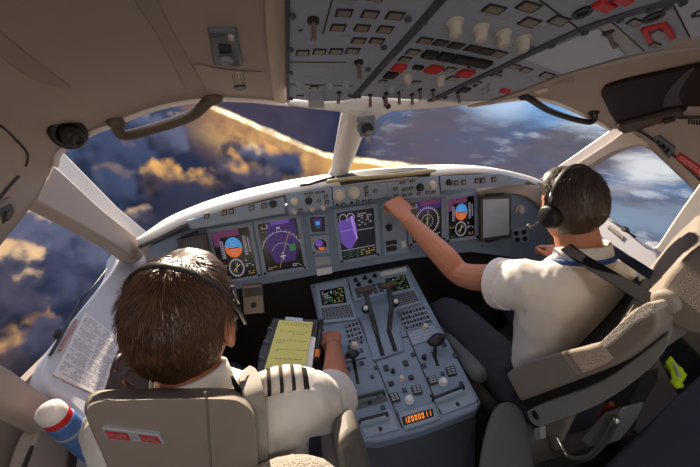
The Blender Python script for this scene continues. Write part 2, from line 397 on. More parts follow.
def ndrose(m,f):
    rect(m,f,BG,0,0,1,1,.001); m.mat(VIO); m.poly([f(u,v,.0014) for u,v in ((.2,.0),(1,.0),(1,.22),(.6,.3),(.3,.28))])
    rect(m,f,MAG,.35,.02,.98,.12,.0017)
    arc(m,f,WHI,.54,.52,.36,0,360,.008); arc(m,f,WHI,.54,.52,.18,0,360,.005)
    for k in range(36): a=rad(k*10); line(m,f,WHI,.54+cos(a)*.36,.52-sin(a)*.32,.54+cos(a)*.41,.52-sin(a)*.37,.006)
    line(m,f,YEL,.5,.8,.58,.24,.008); line(m,f,GRE,.44,.62,.64,.44,.01); line(m,f,WHI,.54,.44,.54,.62,.012)
    dashes(m,f,WHI,.04,.05,.26,.16,3,3,2,.8); dashes(m,f,YEL,.04,.86,.3,.95,2,3,4,.8); dashes(m,f,WHI,.78,.86,.97,.95,2,3,5,.8)
def ewd(m,f):
    rect(m,f,BG,0,0,1,1,.001)
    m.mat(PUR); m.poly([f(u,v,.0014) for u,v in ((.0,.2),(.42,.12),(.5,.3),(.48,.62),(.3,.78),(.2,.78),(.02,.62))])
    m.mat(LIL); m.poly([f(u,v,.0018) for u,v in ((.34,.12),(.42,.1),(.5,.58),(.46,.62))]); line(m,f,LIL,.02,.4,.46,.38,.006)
    for cu in (.16,.36): arc(m,f,WHI,cu,.14,.1,-40,220,.008)
    dashes(m,f,WHI,.55,.06,.95,.34,6,5,3,.55); line(m,f,WHI,.5,.42,.98,.42,.005); dashes(m,f,GRE,.55,.16,.9,.3,3,4,5,.4)
    line(m,f,WHI,.02,.8,.98,.8,.005); dashes(m,f,GRE,.04,.83,.5,.97,4,7,6,.6); dashes(m,f,YEL,.55,.83,.98,.97,3,6,7,.5)
root=thing('instrument_panel','wide blue-grey main instrument panel with six lit displays below the glareshield','instrument panel',(0,1.56,.72))
outl=[(146,268),(150,246),(180,232),(240,212),(345,196),(440,178),(500,174),(556,186),(566,238),(548,262),(470,252),(410,259),(312,276),(228,291),(170,300)]
m=M().prism([PM.at(x,y) for x,y in outl],-PM.n*.09); build(m,'panel_face',panel,root,bevel=.004)
DU=[('display_unit',[(207,229),(252,221.5),(262.5,277),(219,284)],[(211,233),(248.5,226.5),(257.8,274.5),(222.7,280.5)],pfd),
    ('display_unit',[(254,220.5),(300,213),(308,269),(263,276)],[(258,224),(296,217.8),(304,266),(267,272)],nd),
    ('display_unit',[(333,209),(377,202.5),(380,256),(339,264)],[(336.3,212.8),(373.2,207.7),(376,253.6),(342.5,260.2)],ewd),
    ('display_unit',[(405,199.5),(443.5,193.5),(445,240),(408,247)],[(408.8,203),(440.3,197.8),(441,236.5),(412,243)],ndrose),
    ('display_unit',[(444,195.5),(477,191),(478,238.5),(445,243)],[(447.4,199.6),(473.5,195.3),(474.3,235.2),(448,239)],pfd)]
for nm,q,sq,fn in DU:
    m=M(); f0=[PM.at(x,y,.012) for x,y in q]; f1=[PM.at(x,y,.012) for x,y in sq]; g0=[PM.at(x,y,-.002) for x,y in q]; g1=[PM.at(x,y,.003) for x,y in sq]
    m.add(f0+f1+g0+g1,[[i,(i+1)%4,4+(i+1)%4,4+i] for i in range(4)]+[[i,8+i,8+(i+1)%4,(i+1)%4] for i in range(4)]+[[4+i,4+(i+1)%4,12+(i+1)%4,12+i] for i in range(4)])
    b=build(m,nm,panel2,root,bevel=.0015)
    m=M(); f=quadf(PM,sq,.003); fn(m,f); build(m,'screen',EM,b,fixn=False)
    for u in (.06,.94):
        p=quadf(PM,q,.012)(u,.95); build(M().cyl(p,p+PM.n*.008,.007,.006,12),'brightness_knob',dark,b)
# standby instruments
def pq(m,q,h0,h1): return qbox(m,PM,q,h0,h1)
m=pq(M(),[(307,215),(326.5,213.8),(327.5,232.8),(309.5,234)],0,.012); b=build(m,'standby_instrument',panel2,root,bevel=.002)
m=M(); f=quadf(PM,[(309.5,217),(324.3,216),(325,230.8),(311.5,232)],.0125); rect(m,f,BG,0,0,1,1,.0003); m.mat(VIO); m.poly([f(u,v,.0006) for u,v in((.2,.1),(.8,.1),(.75,.8),(.3,.8))]); rect(m,f,BLU,.35,.3,.65,.55,.0009); rect(m,f,GRE,.45,.6,.55,.8,.0009)
build(m,'screen',EM,b,fixn=False)
m=pq(M(),[(309.5,235.5),(328.5,234),(330,253.5),(312,255)],0,.012); b=build(m,'standby_instrument',panel2,root,bevel=.004)
m=M(); f=quadf(PM,[(310.5,236),(328,235),(329.5,253),(313,254)],.0125); disc(m,f,BG,.5,.5,.43,e=.0004); disc(m,f,PUR,.42,.4,.22,e=.0008); disc(m,f,BRO,.55,.62,.2,180,360,e=.0008); arc(m,f,WHI,.5,.5,.4,0,360,.01,.0012)
build(m,'dial',EM,b,fixn=False)
m=M(); c=PM.at(313.5,252,.012); m.cyl(c,c+PM.n*.012,.006,.005); build(m,'knob',dark,b)
build(pq(M(),[(314.3,257.2),(330.4,256),(330.8,264),(315.6,266)],0,.004),'placard',greyp,root,bevel=.001)
build(pq(M(),[(316.4,269),(331.6,266.8),(332.2,273),(317.4,275.8)],0,.005),'label_strip',white,root,bevel=.001)
# landing gear and brake panel right of the centre display
m=pq(M(),[(380,205),(404,201),(408,252),(384,256)],0,.006); gp=build(m,'gear_panel',panel2,root,bevel=.002)
m=M(); pq(m,[(385,241),(396,239.5),(397,243.5),(386,245)],.006,.009); pq(m,[(385.5,246.5),(396,245),(396.6,250),(386,251.5)],.006,.009); build(m,'indicator_window',dark,gp)
build(pq(M(),[(400,240.5),(404.5,239.8),(405.2,246.5),(400.8,247.2)],.006,.016),'label_tab',white,gp,bevel=.001)
m=M(); c=PM.at(386,226,.006); m.cyl(c,c+PM.n*.05,.006); m.lathe(c+PM.n*.05-V((.012,0,0)),(1,0,0),[(0,.012),(.004,.018),(.02,.018),(.024,.012)]); build(m,'gear_lever',dark,gp)
# right end: knob and outlets beside the tablet
m=M(); c=PM.at(519.5,210,0); m.lathe(c,PM.n,[(0,.028),(.006,.028),(.007,.02),(.02,.018),(.022,.006)]); build(m,'rotary_knob',cream,root,bevel=.001)
op=build(pq(M(),[(511,229),(528,227),(529,242),(513,244)],0,.005),'outlet_plate',panel2,root,bevel=.002)
for x,y in ((515.5,233),(523,232),(516.5,239.5),(524,238.5)):
    m=M(); c=PM.at(x,y,.005); m.lathe(c,PM.n,[(0,.014),(.006,.013),(.007,.008)]); build(m,'outlet_socket',dark,op)
for x,y in ((160,290),(228,287),(302,273),(322,268),(398,257),(482,246),(540,240),(503,182),(536,190),(302,207),(331,203),(380,198)):
    c=PM.at(x,y,0); build(M().lathe(c,PM.n,[(0,.006),(.002,.006),(.003,.003)],10),'screw_head',metalm,root)

# ------------------------------------------------------------------ glareshield
PG=Plane((0,1.37,1.15),(0,-cos(rad(4)),-sin(rad(4))))
gsl=mat('glareshield_leather',(222,214,202),.55,var=.05,bump=.1,bscale=500)
root=thing('glareshield','broad pale cream glareshield cover curving across under the windshield','glareshield',(0,1.5,1.1))
low=[(138,243),(150,238),(165,231),(185,221),(210,212),(240,203),(285,192),(325,185),(360,182),(400,177.5),(440,173),(475,171),(505,173),(530,180),(548,189)]
up=[(136,239),(146,232),(165,219),(185,209.5),(210,200),(240,191),(285,181),(325,174.5),(360,170),(400,166.5),(440,164.5),(475,165.5),(505,170),(535,178),(551,187)]
lo3=spx(low,4); up3=spx(up,4)
rings=[]
for (x,y),(x2,y2) in zip(lo3,up3):
    p=PG.at(x,y,0); yy=1.37+.22*max(0,(abs(p.x)-.55)/.45)**2 if abs(p.x)>.55 else 1.37
    p=hity(x,y,yy); d=ray(x2,y2); t=(p.z+.004-CAM.z)/d.z; q=CAM+d*t
    if q.y-p.y<.06: q=hity(x2,y2,p.y+.06)
    if q.y>1.9: q=hity(x2,y2,1.9)
    rings.append([p+V((0,.006,-.016)),p+V((0,-.006,-.006)),p+V((0,0,.006)),lerp(p,q,.5)+V((0,0,.004)),q,q+V((0,.02,-.05)),lerp(p,q,.5)+V((0,0,-.05)),p+V((0,.03,-.03))])
build(M().loft(rings),'cover',gsl,root,smooth=True)
m=M()   # dark padded edge below the cover
pth=[V(r[0])+V((0,-.004,-.004)) for r in rings]; m.tube(pth,.009,8); build(m,'edge_trim',dark2,root,smooth=True)
# the raised hood in the middle with its dark slots
def topz(x,y): return PZ(hity(x,y,1.44).z)
PT=Plane(hity(345,181,1.40)+V((0,0,.012)),(0,-.03,1))
def slab(px,h,name,mt,par,bev=.004):
    return build(M().prism([PT.at(x,y,h) for x,y in px],-PT.n*(h+.02)),name,mt,par,bevel=bev,seg=3)
slab(spx([(300,186),(318,178.5),(336,174.8),(337,177),(322,181),(310,185)],3),.008,'hood_slot',dark,root,.002)
slab(spx([(336,177.5),(360,173),(395,170),(422,169.2),(430,172),(405,173),(370,177),(340,181)],3),.008,'hood_slot',dark,root,.002)
goldl=mat('lip_ochre',(176,160,120),.5)
m=M(); m.tube([PT.at(x,y,.006) for x,y in spx([(326,183.5),(345,180.5),(370,178.5),(400,176),(436,172)],5)],[.004]+[.009]*19+[.004],8); build(m,'hood_lip',goldl,root,smooth=True)

root=thing('glareshield_control_panel','narrow blue-grey control panel of knobs and keys along the front of the glareshield','control panel',(0,1.38,1.1))
def gq(m,q,h0,h1): return qbox(m,PG,q,h0,h1)
secs=[[(187,221),(215,212.5),(284,197),(285.5,213),(240,220.5),(191,229)],[(285,193.5),(331,185.5),(333,206),(289,214.5)],[(332,187),(386,181.5),(389,196.5),(334,206)],[(386,182),(438,175.5),(440,195.5),(389.5,200)],[(439.5,176),(500,173.5),(528,180),(524,184.5),(470,188.5),(441,190.5)]]
sp=[]
for q in secs: sp.append(build(gq(M(),q,-.09,.004),'panel_section',panel2,root,bevel=.002))
def gbtn(x,y,w,h,s,mt=dark,name='push_button',h1=.009,par=root,cap=True):
    q=[(x-w/2,y-h/2+s*w/2),(x+w/2,y-h/2-s*w/2),(x+w/2,y+h/2-s*w/2),(x-w/2,y+h/2+s*w/2)]
    b=build(gq(M(),q,.003,h1),name,mt,par,bevel=.001)
    if cap:
        q=[(x-w*.32,y-h*.32+s*w*.32),(x+w*.32,y-h*.32-s*w*.32),(x+w*.32,y+h*.32-s*w*.32),(x-w*.32,y+h*.32+s*w*.32)]
        build(gq(M(),q,h1,h1+.0015),'cap',amberbtn,b)
    return b
for x,y in ((207,215.5),(224.5,212.2),(231.5,211),(252,207.3),(264,205.2)): gbtn(x,y,5.2,5.4,.16)
for x,y in ((455.5,182.5),(463,181.8),(476.5,180.3),(482,180),(493,179)): gbtn(x,y,4.6,4.8,.1)
def gknob(x,y,r,mt,h=.022):
    m=M(); c=PG.at(x,y,.003); m.lathe(c,PG.n,[(0,r*1.25),(.003,r*1.25),(.004,r),(h,r*.88),(h+.002,r*.6)],18); return build(m,'rotary_knob',mt,root,bevel=0,smooth=False)
gknob(273,203.5,.013,dark); gknob(448,182,.012,dark)
for x,y,r,mt in ((294.5,201,.014,cream),(308.5,200.5,.013,dark),(339,195,.022,cream),(354,192.5,.022,cream),(419.5,187,.015,dark),(431.5,184.5,.017,cream),(294,211,.009,cream),(312,208.5,.009,cream),(323,207,.009,cream)): gknob(x,y,r,mt)
for x,y,w,h in ((306,193.6,4,2),(311,192.8,4,2),(317,192.2,4,2),(322.5,191.8,4,2),(326,196.5,4,3.5),(327,201.6,4,3.5),(318.5,200.4,4,2.5),(300.5,210,4,3.5),(343,204,3.5,3.2),(357.5,201.6,3.5,3.2),(364,201,4,3),(370,200.3,4,3),(366,188,3.6,4.5),(366.3,193.8,3.6,4.5),(375,190.5,4,3),(395,188.5,4,3),(404.5,189,4.5,3.5),(410.5,188,4,3.2),(396,195,4,2.6),(404,195,4,2.6),(410,194,4,2.4),(418.5,193.2,4,2.4),(427,192.2,4,2.8),(433,191.8,4,2.6),(402,182.5,5,2.2),(412,181,5,2.2)): gbtn(x,y,w,h,.16)
for x,y in ((337,204.6),(351.5,202.4)):
    m=M(); c=PG.at(x,y,.003); m.lathe(c,PG.n,[(0,.007),(.01,.006)],10); build(m,'toggle_switch',dark,root)
# tan fairings at both ends of the dash
PF=Plane((0,1.54,1),(0,-1,.1))
prismpx(PF,[(139,243),(165,231),(187,221),(192,229),(206,226),(208,233),(182,240),(176,262),(148,268)],.05,'trim_21',liner,kind=S)
prismpx(Plane((0,1.47,1),(0,-1,.1)),spx([(479,190),(500,185),(525,184),(547,189),(560,204),(572,236)],3)+spx([(560,240),(546,214),(528,198),(505,194),(480,197)],3),.05,'trim_22',liner,bevel=.01,kind=S)

# ------------------------------------------------------------------ pedestal
PP=Plane((0,1.45,.76),(0,-.185,.715))
root=thing('centre_pedestal','blue-grey centre pedestal with two black thrust levers between the pilots','pedestal',(0,1.1,0))
top=[(310,284),(408,264.5),(481,402),(476,410),(420,431),(378,442),(346,441)]
T=[PP.at(x,y) for x,y in top]
build(M().prism(T,-PP.n*.05),'top_plate',panel,root,bevel=.006)
B=[V((p.x*.96,p.y+.01,0)) for p in T]; U=[p-PP.n*.03+V((0,.02,0))*(1 if p.y<1.2 else 0) for p in T]
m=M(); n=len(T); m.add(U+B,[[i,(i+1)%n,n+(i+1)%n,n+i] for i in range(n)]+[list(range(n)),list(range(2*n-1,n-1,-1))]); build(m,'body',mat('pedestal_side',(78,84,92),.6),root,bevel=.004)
def pp(m,q,h0,h1): return qbox(m,PP,q,h0,h1)
# column seams
m=M()
for a,b in (((348,278),(352,300)),((380,271),(389,297)),((358,318),(402,428)),((398,312),(441,414)),((331,366),(366,358)),((402,338),(437,328))):
    p,q=PP.at(*a,.0005),PP.at(*b,.0005); d=(q-p).normalized(); s=d.cross(PP.n)*.0022; build(M().prism([p+s,q+s,q-s,p-s],PP.n*.002),'panel_seam',seam,root)
keym=mat('keypad_key',(62,66,74),.5); tiny=mat('legend_white',(190,190,185),.6)
def bil(q,u,v):
    a=(q[0][0]+(q[1][0]-q[0][0])*u,q[0][1]+(q[1][1]-q[0][1])*u); b=(q[3][0]+(q[2][0]-q[3][0])*u,q[3][1]+(q[2][1]-q[3][1])*u)
    return (a[0]+(b[0]-a[0])*v,a[1]+(b[1]-a[1])*v)
def sub(q,u0,v0,u1,v1): return [bil(q,u0,v0),bil(q,u1,v0),bil(q,u1,v1),bil(q,u0,v1)]
def mcdu(q,sq,kq,seed):
    b=build(pp(M(),q,0,.012),'flight_management_unit',panel2,root,bevel=.002)
    m=M(); f=quadf(PP,sq,.0125); rect(m,f,BG,0,0,1,1,.0004)
    dashes(m,f,GRE,.06,.06,.94,.95,8,8,seed,.42,.0008); dashes(m,f,YEL,.5,.06,.94,.95,8,5,seed+1,.3,.001); dashes(m,f,WHI,.06,.1,.5,.9,6,5,seed+2,.3,.0012)
    build(m,'screen',EM,b,fixn=False)
    for r in range(6):
        for c in range(9):
            m=pp(M(),sub(kq,(c+.14)/9,(r+.14)/6,(c+.86)/9,(r+.86)/6),.012,.0155); m.mat(1)
            pp(m,sub(kq,(c+.34)/9,(r+.34)/6,(c+.66)/9,(r+.6)/6),.0155,.0158); build(m,'key',[keym,tiny],b)
mcdu([(315,287),(347,280.5),(357,320.5),(322,325)],[(320,292.8),(343.7,288.2),(347,304.5),(322.4,307.2)],[(321,310.5),(350.5,306),(354.5,318.5),(322.8,322)],11)
mcdu([(381,278.5),(407.5,272.5),(421,304),(394.5,312)],[(384.9,281),(405,276.3),(410.3,289.8),(389.2,294.6)],[(391,297.5),(414,291.8),(419.6,302.5),(396.5,309)],21)
build(pp(M(),[(379.7,273.2),(406.4,267.6),(407,271.6),(380.8,277)],0,.006),'label_strip',white,root,bevel=.001)
# display control keys between the two units
b=build(pp(M(),[(348,279),(379.5,272),(388.5,294),(354,302)],0,.006),'display_control_panel',panel2,root,bevel=.002)
cq=[(348.5,279.5),(379,272.5),(388,293),(354.5,301.5)]
for u,v in ((.2,.16),(.5,.16),(.82,.16),(.25,.38),(.62,.36)):
    x,y=bil(cq,u,v); m=M(); c=PP.at(x,y,.006); m.lathe(c,PP.n,[(0,.012),(.003,.012),(.004,.008),(.016,.007)],12); build(m,'rotary_knob',dark,b)
for r in range(3):
    for c in range(5):
        m=pp(M(),sub(cq,.1+c*.17,.52+r*.15,.22+c*.17,.62+r*.15),.006,.010); build(m,'push_button',keym,b,bevel=.0008)
# thrust levers in their quadrant
qd=build(pp(M(),[(360,318),(396,311),(404,352),(373,362)],0,.010),'lever_quadrant',panel,root,bevel=.004)
for a,b2 in (((376,333),(382.8,357.5)),((388.3,331),(395.5,353))):
    p,q=PP.at(*a,.0105),PP.at(*b2,.0105); d=(q-p).normalized(); s=d.cross(PP.n)*.009
    build(M().prism([p+s,q+s,q-s,p-s],PP.n*.0012),'lever_slot',black,qd)
levm=mat('lever_black',(34,30,28),.4)
for i,(base,ball,head) in enumerate((((377,336),(370,316.5),(366,301)),((389,333),(391.6,311.5),(388,296.5)))):
    p0=PP.at(*base,.0); p1=PP.at(*ball,.055); p2=PP.at(*head,.075)
    m=M(); m.tube(smoothpath([p0,lerp(p0,p1,.55)+PP.n*.012,p1,p2],4),[.011]*13,8,flat=.7); L=build(m,'thrust_lever',levm,root,bevel=.002,smooth=True)
    m=M(); m.tube([p2-V((.036,0,0)),p2-V((.03,0,0)),p2+V((.036,-.0,0)),p2+V((.042,0,0))],[.009,.014,.014,.009],12); build(m,'lever_grip',mat('grip_brown',(84,66,52),.5),L,smooth=True)
    m=M(); m.ball(p1+V((-.018 if i==0 else .018,-.006,.008)),.011); build(m,'release_button',white,L,smooth=True)
    m=M(); m.ball(p1+V((-.016 if i==0 else .016,.004,-.004)),(.02,.022,.02)); build(m,'lever_boss',levm,L,smooth=True)
# speed brake and flap levers
def handle(a,b2,top,r,nm):
    p0,p1=PP.at(*a,.0004),PP.at(*b2,.0004); d=(p1-p0).normalized(); s=d.cross(PP.n)*.006
    build(M().prism([p0+s,p1+s,p1-s,p0-s],PP.n*.0014),'lever_slot',black,root)
    q=PP.at(*top,.045); m=M(); m.tube([lerp(p0,p1,.3),q],[.008,.007],8); m.ball(q,(r*1.35,r*.8,r*.8)); build(m,nm,levm,root,smooth=True)
handle((353,356),(358,384),(353.5,361),.020,'speed_brake_lever')
handle((433,352),(438,366),(435,348),.026,'flap_lever')
m=M(); m.ball(PP.at(437,346,.05),(.03,.022,.018)); build(m,'flap_lever_knob',levm,root,smooth=True)
def pbtn(x,y,w,h,mt=keym,name='push_button',h1=.007,cap=None):
    dx=(w/2,-w/2*.24); dy=(h/2*.36,h/2)
    q=[(x-dx[0]-dy[0],y-dx[1]-dy[1]),(x+dx[0]-dy[0],y+dx[1]-dy[1]),(x+dx[0]+dy[0],y+dx[1]+dy[1]),(x-dx[0]+dy[0],y-dx[1]+dy[1])]
    b=build(pp(M(),q,0,h1),name,mt,root,bevel=.001)
    return b
def pknob(x,y,r,mt,h=.016):
    m=M(); m.lathe(PP.at(x,y,0),PP.n,[(0,r*1.2),(.003,r*1.2),(.004,r),(h,r*.9),(h+.002,r*.6)],16); return build(m,'rotary_knob',mt,root)
# radio panels left and right
for (qx,rows,cols) in (([(344,326),(358,322),(364,340),(349,345)],4,4),([(398.5,313.5),(424,306.5),(433,324),(406,331.5)],4,8)):
    rb=build(pp(M(),qx,0,.005),'radio_panel',panel2,root,bevel=.0015)
    for r in range(rows):
        for c in range(cols):
            m=pp(M(),sub(qx,(c+.15)/cols,(r+.2)/rows,(c+.8)/cols,(r+.75)/rows),.005,.009); m.mat(1)
            if (r*7+c*3)%4==0: pp(m,sub(qx,(c+.3)/cols,(r+.35)/rows,(c+.55)/cols,(r+.55)/rows),.009,.0094)
            build(m,'key',[dark,tiny],rb)
bq=[(407,333),(434,325),(441,337),(413,346)]
build(pp(M(),bq,0,.005),'radio_panel',panel2,root,bevel=.0015)
m=M()
for r in range(4):
    for c in range(7):
        if c<6 and (r+c)%5: pp(m,sub(bq,(c+.1)/8,(r+.3)/4.4,(c+.8)/8,(r+.5)/4.4),.005,.0053)
build(m,'legend_lines',tiny,root)
pknob(425.5,327.5,.012,cream); pknob(354.5,346,.013,cream)
for x,y,w,h in ((349,348,3,3),(361,342,3,3),(361.5,351,3,3),(347,357,4,3),(348,370,4,3.5),(362,364,4,3.5),(376,368,4,3),(386,368.5,4.6,5),(405.5,363.6,4.6,5),(372,377,3,3),(391,384,5,4),(411,378,5,4),(394.6,398,9,8.5),(416.8,390.5,9,8.5),(404.5,390.5,4,4),(432.5,380.8,8,8),(451,371.8,9,9),(442.5,374,3.5,3.5),(413,355,4,3),(444,345,4,4),(455,356,4,4),(424,366,4,4),(461,384,4,3),(378,396,4,4),(383,408,4,4)): pbtn(x,y,w,h,dark if w>4.5 else keym)
for x,y,r,mt in ((409.3,400.3,.013,white),(443.4,382.6,.013,white),(401.5,379.5,.009,cream),(393,372,.007,dark),(424,358,.009,dark)): pknob(x,y,r,mt)
for x,y,w,h in ((394.6,398,9,8.5),(416.8,390.5,9,8.5),(432.5,380.8,8,8),(451,371.8,9,9)):
    m=M()
    for r in range(3):
        for c in range(2):
            X=x+(c-.5)*w*.42+(r-1)*h*.1; Y=y-(c-.5)*w*.1+(r-1)*h*.28; pp(m,[(X-1.4,Y-.7),(X+1.2,Y-1.3),(X+1.5,Y+.2),(X-1.1,Y+.8)],.007,.0075)
    build(m,'key_caps',greyp,root)
# drawers with pull handles at the aft end
for q,hh,nm in (([(431,398),(466,386),(477,402),(443,415)],((433,401.5),(463.5,389.5)),0),([(357,419),(390,409),(399,430),(366,438)],((360,423.5),(387.5,416.2)),1),([(349,398),(384,389),(388,401),(353,411)],((352,403),(384,395)),2)):
    b=build(pp(M(),q,0,.004),'stowage_cover',panel2 if nm<2 else mat('cover_dark',(96,102,108),.5),root,bevel=.002)  # third cover in a darker grey
    a,c=PP.at(*hh[0],.004),PP.at(*hh[1],.004); m=M(); m.tube([a,a+PP.n*.018,c+PP.n*.018,c],.005,8); build(m,'pull_handle',dark,b,bevel=.001)
    m=M(); x,y=bil(q,.5,.78); m.lathe(PP.at(x,y,.004),PP.n,[(0,.007),(.004,.006)],10); build(m,'latch',dark,b)
# counter window with glowing amber digits
b=build(pp(M(),[(398,414),(434,404),(439,420),(404,431)],0,.008),'counter_unit',panel2,root,bevel=.002)
cq=[(401.4,418.4),(432.3,409.6),(434,417.6),(403.6,427)]
build(pp(M(),cq,.008,.0086),'counter_window',black,b)
amb=mat('digit_amber',(255,150,60),.4,var=.1,emit=.8)
m=M(); f=quadf(PP,cq,.009)
SEG={'0':'abcdef','1':'bc','2':'abged','3':'abgcd','7':'abc','8':'abcdefg'}
for i,ch in enumerate('12000011'):
    u0=.06+i*.112; w=.07
    for s in SEG[ch]:
        a={'a':(0,.18,1,.28),'g':(0,.45,1,.55),'d':(0,.74,1,.84),'f':(0,.18,.28,.5),'e':(0,.5,.28,.84),'b':(.72,.18,1,.5),'c':(.72,.5,1,.84)}[s]
        m.poly([f(u0+w*a[0],a[1],.0006),f(u0+w*a[2],a[1],.0006),f(u0+w*a[2],a[3],.0006),f(u0+w*a[0],a[3],.0006)])
build(m,'digits',amb,b,fixn=False)
for x,y in ((314,287),(407,267),(420,300),(477,401),(436,414),(349,436),(352,440),(323,330),(336,392),(343,420),(398,414),(431,396)):
    build(M().lathe(PP.at(x,y,0),PP.n,[(0,.005),(.002,.005),(.003,.002)],8),'screw_head',dark,root)

# ------------------------------------------------------------------ overhead panel
nO=V((.12,.36,1)).normalized()
PO=Plane((0,.95,1.575),nO)
root=thing('overhead_panel','grey overhead panel crowded with switches and red guards above the centre post','overhead panel',(.15,.75,1.6))
face=[(287,-230),(287,99),(320,102),(345,101),(362,96.5),(400,99),(440,101),(470,102),(491,99),(527,88),(563,74),(614,60),(655,51),(700,44),(800,28),(900,12),(900,-230)]
m=M().prism([PO.at(x,y) for x,y in face],-PO.n*.06); build(m,'panel_face',ohm,root,bevel=.002)
def oq(m,q,h0,h1): return qbox(m,PO,q,h0,h1)
def strip(m,a,w,h):
    pts=[PO.at(x,y,0) for x,y in a]
    for p,q in zip(pts,pts[1:]):
        d=(q-p).normalized(); s=d.cross(PO.n)*w; m.prism([p+s-d*.002,q+s+d*.002,q-s+d*.002,p-s-d*.002],PO.n*h)
    return m
# rails between panel columns
build(strip(M(),spx([(354,97),(385,62),(412,32),(440,0),(470,-35),(530,-110)],2),.008,.004),'mounting_rail',dark2,root)
build(strip(M(),spx([(430,100.5),(460,86),(511,62),(580,29),(662,3),(720,-14),(800,-40)],2),.009,.004),'mounting_rail',dark2,root)
build(strip(M(),spx([(288,100),(287.5,50),(287.5,0),(287.5,-150)],2),.004,.004),'mounting_rail',dark2,root)
# lighter blank plates
def plate(q,mt,h=.003,name='blank_plate'): return build(oq(M(),q,0,h),name,mt,root,bevel=.001)
plate([(524,58),(598,27.5),(625,54),(563,73)],ohblank)
plate([(599,25.5),(611,21.5),(643,50),(628,53.5)],mat('plate_pale',(170,168,165),.5))
plate([(673,1),(760,-20),(780,28),(694,43)],ohblank)
# seams and printed flow lines
for a,b in (((291,84),(352,86)),((540,0),(578,28)),((611,21),(644,51)),((672,2),(693,43)),((332,0),(323,33)),((288,62),(345,62))):
    build(strip(M(),[a,b],.0012,.0012),'panel_seam',seam,root)
for a,b in (((466,9),(479,0)),((431,35),(440,27)),((478,13),(535,29)),((506,21),(524,9)),((535,32),(555,23)),((492,30),(516,42)),((504,53),(516,44)),((440,27),(455,31)),((505,14),(520,21)),((538,26),(546,29))):
    build(strip(M(),[a,b],.0013,.001),'flow_line',mat('legend_grey',(175,178,180),.6),root)
def dirs(x,y):
    rs=max(0,min(.34,(x-330)/190*.26+.02)); cx,cy=285-x,173-y; cx/=max(cy,30); cy=1
    return rs,max(-1.6,cx)
nb=[0]
def oquad(x,y,w,h):
    rs,cx=dirs(x,y)
    return [(x-w/2-cx*h/2,y-rs*w/2-h/2),(x+w/2-cx*h/2,y+rs*w/2-h/2),(x+w/2+cx*h/2,y+rs*w/2+h/2),(x-w/2+cx*h/2,y-rs*w/2+h/2)]
def obtn(x,y,w,h,fr=dark,cap=amberbtn,hh=.0025):
    b=build(oq(M(),oquad(x,y,w,h),0,hh),'push_button',fr,root,bevel=.001)
    if cap: build(oq(M(),oquad(x,y,w*.74,h*.7),hh,hh+.0005),'cap',cap,b)
    return b
capd=mat('cap_dark',(70,64,60),.4); capl=mat('cap_pale',(150,146,140),.4)
for x,y,w,h in ((344,12.3,17,7.6),(370,13.4,17,7.6),(394.9,14.9,17,7.6),(338,27,15,7),(362,27.4,15,6.8),(385,28.8,15,6.8),(358.6,40,14,5.6),(376.6,40.3,14,5.6),(350,-4,15,6),(376,-3,15,6)): obtn(x,y,w,h)
for x,y in ((302.6,52.3),(319.4,51.2),(336,50.8),(352.6,50.4)): obtn(x,y,13.5,5.6,dark,capl)
for x,y in ((424.9,40),(440.6,42.3),(456,45),(473,48),(485.7,50.8),(498,53.2)): obtn(x,y,13,5.6,dark,amberbtn if x<430 or x>490 else capd)
obtn(413,51.4,12,5.2,dark,amberbtn); obtn(405,58.6,11,4.6,dark,amberbtn)
for x,y in ((429.7,52.8),(445,55),(459.5,57.6),(472.5,60),(482.5,62)): obtn(x,y,12.5,5.4,dark,dark,.009)
for x,y,w,h in ((418,66.3,9,3),(390.6,74.2,11,5.4),(464,88.6,9,3.6)): obtn(x,y,w,h,dark,dark,.006)
for x,y,w,h in ((449.7,69,9,4),(474.6,66,9,4.4),(416,82,7,3),(452.9,77.8,9,4),(383,81,7,3),(476,82.6,8,3.6),(514,66,11,4),(526,69.5,9,4),(547,75,11,4.6),(496,75.4,9,2.6),(314,87,9,3),(300,96,7,2.4),(300.5,30,4,2)): obtn(x,y,w,h,dark,capl)
for x,y,w,h in ((494,8.6,18,7.5),(528.6,6,18,8),(529.4,21.8,15,7.4),(559,20,15,7.4),(635,22,11,6),(655,44.5,8,4)): obtn(x,y,w,h,dark,amberbtn)
for x,y,w,h in ((399,66.3,12,5.6),(433.8,68,13,5.8),(465.5,72,12,5.4),(604,4,16,7),(623,-2,14,6),(505,90,8,2.6)):
    build(oq(M(),oquad(x,y,w,h),0,.008),'switch_guard',red,root,bevel=.002)
# rotary knobs
def oknob(x,y,r,h,mt):
    m=M(); c=PO.at(x,y,0); m.lathe(c,PO.n,[(0,r*1.3),(.003,r*1.3),(.004,r),(h,r*.86),(h+.003,r*.6)],18); k=build(m,'rotary_knob',mt,root)
    return k
for x,y in ((454.9,22),(480.5,28),(503,33.5),(523,39)): oknob(x,y,.0125,.022,cream)
for x,y in ((407.4,76),(440.3,78)): oknob(x,y,.0095,.018,cream)
for x,y,r in ((299,84,.011),(329,83.5,.011),(345.4,82.5,.010),(391,87,.010),(403,87,.010),(491.4,84.5,.011),(484.6,89,.010)): oknob(x,y,r*.9,.014,greyp)
m=oq(M(),[(309,92.5),(323,92.5),(324,101),(308,101)],0,.02); build(m,'switch_block',greyp,root,bevel=.003)
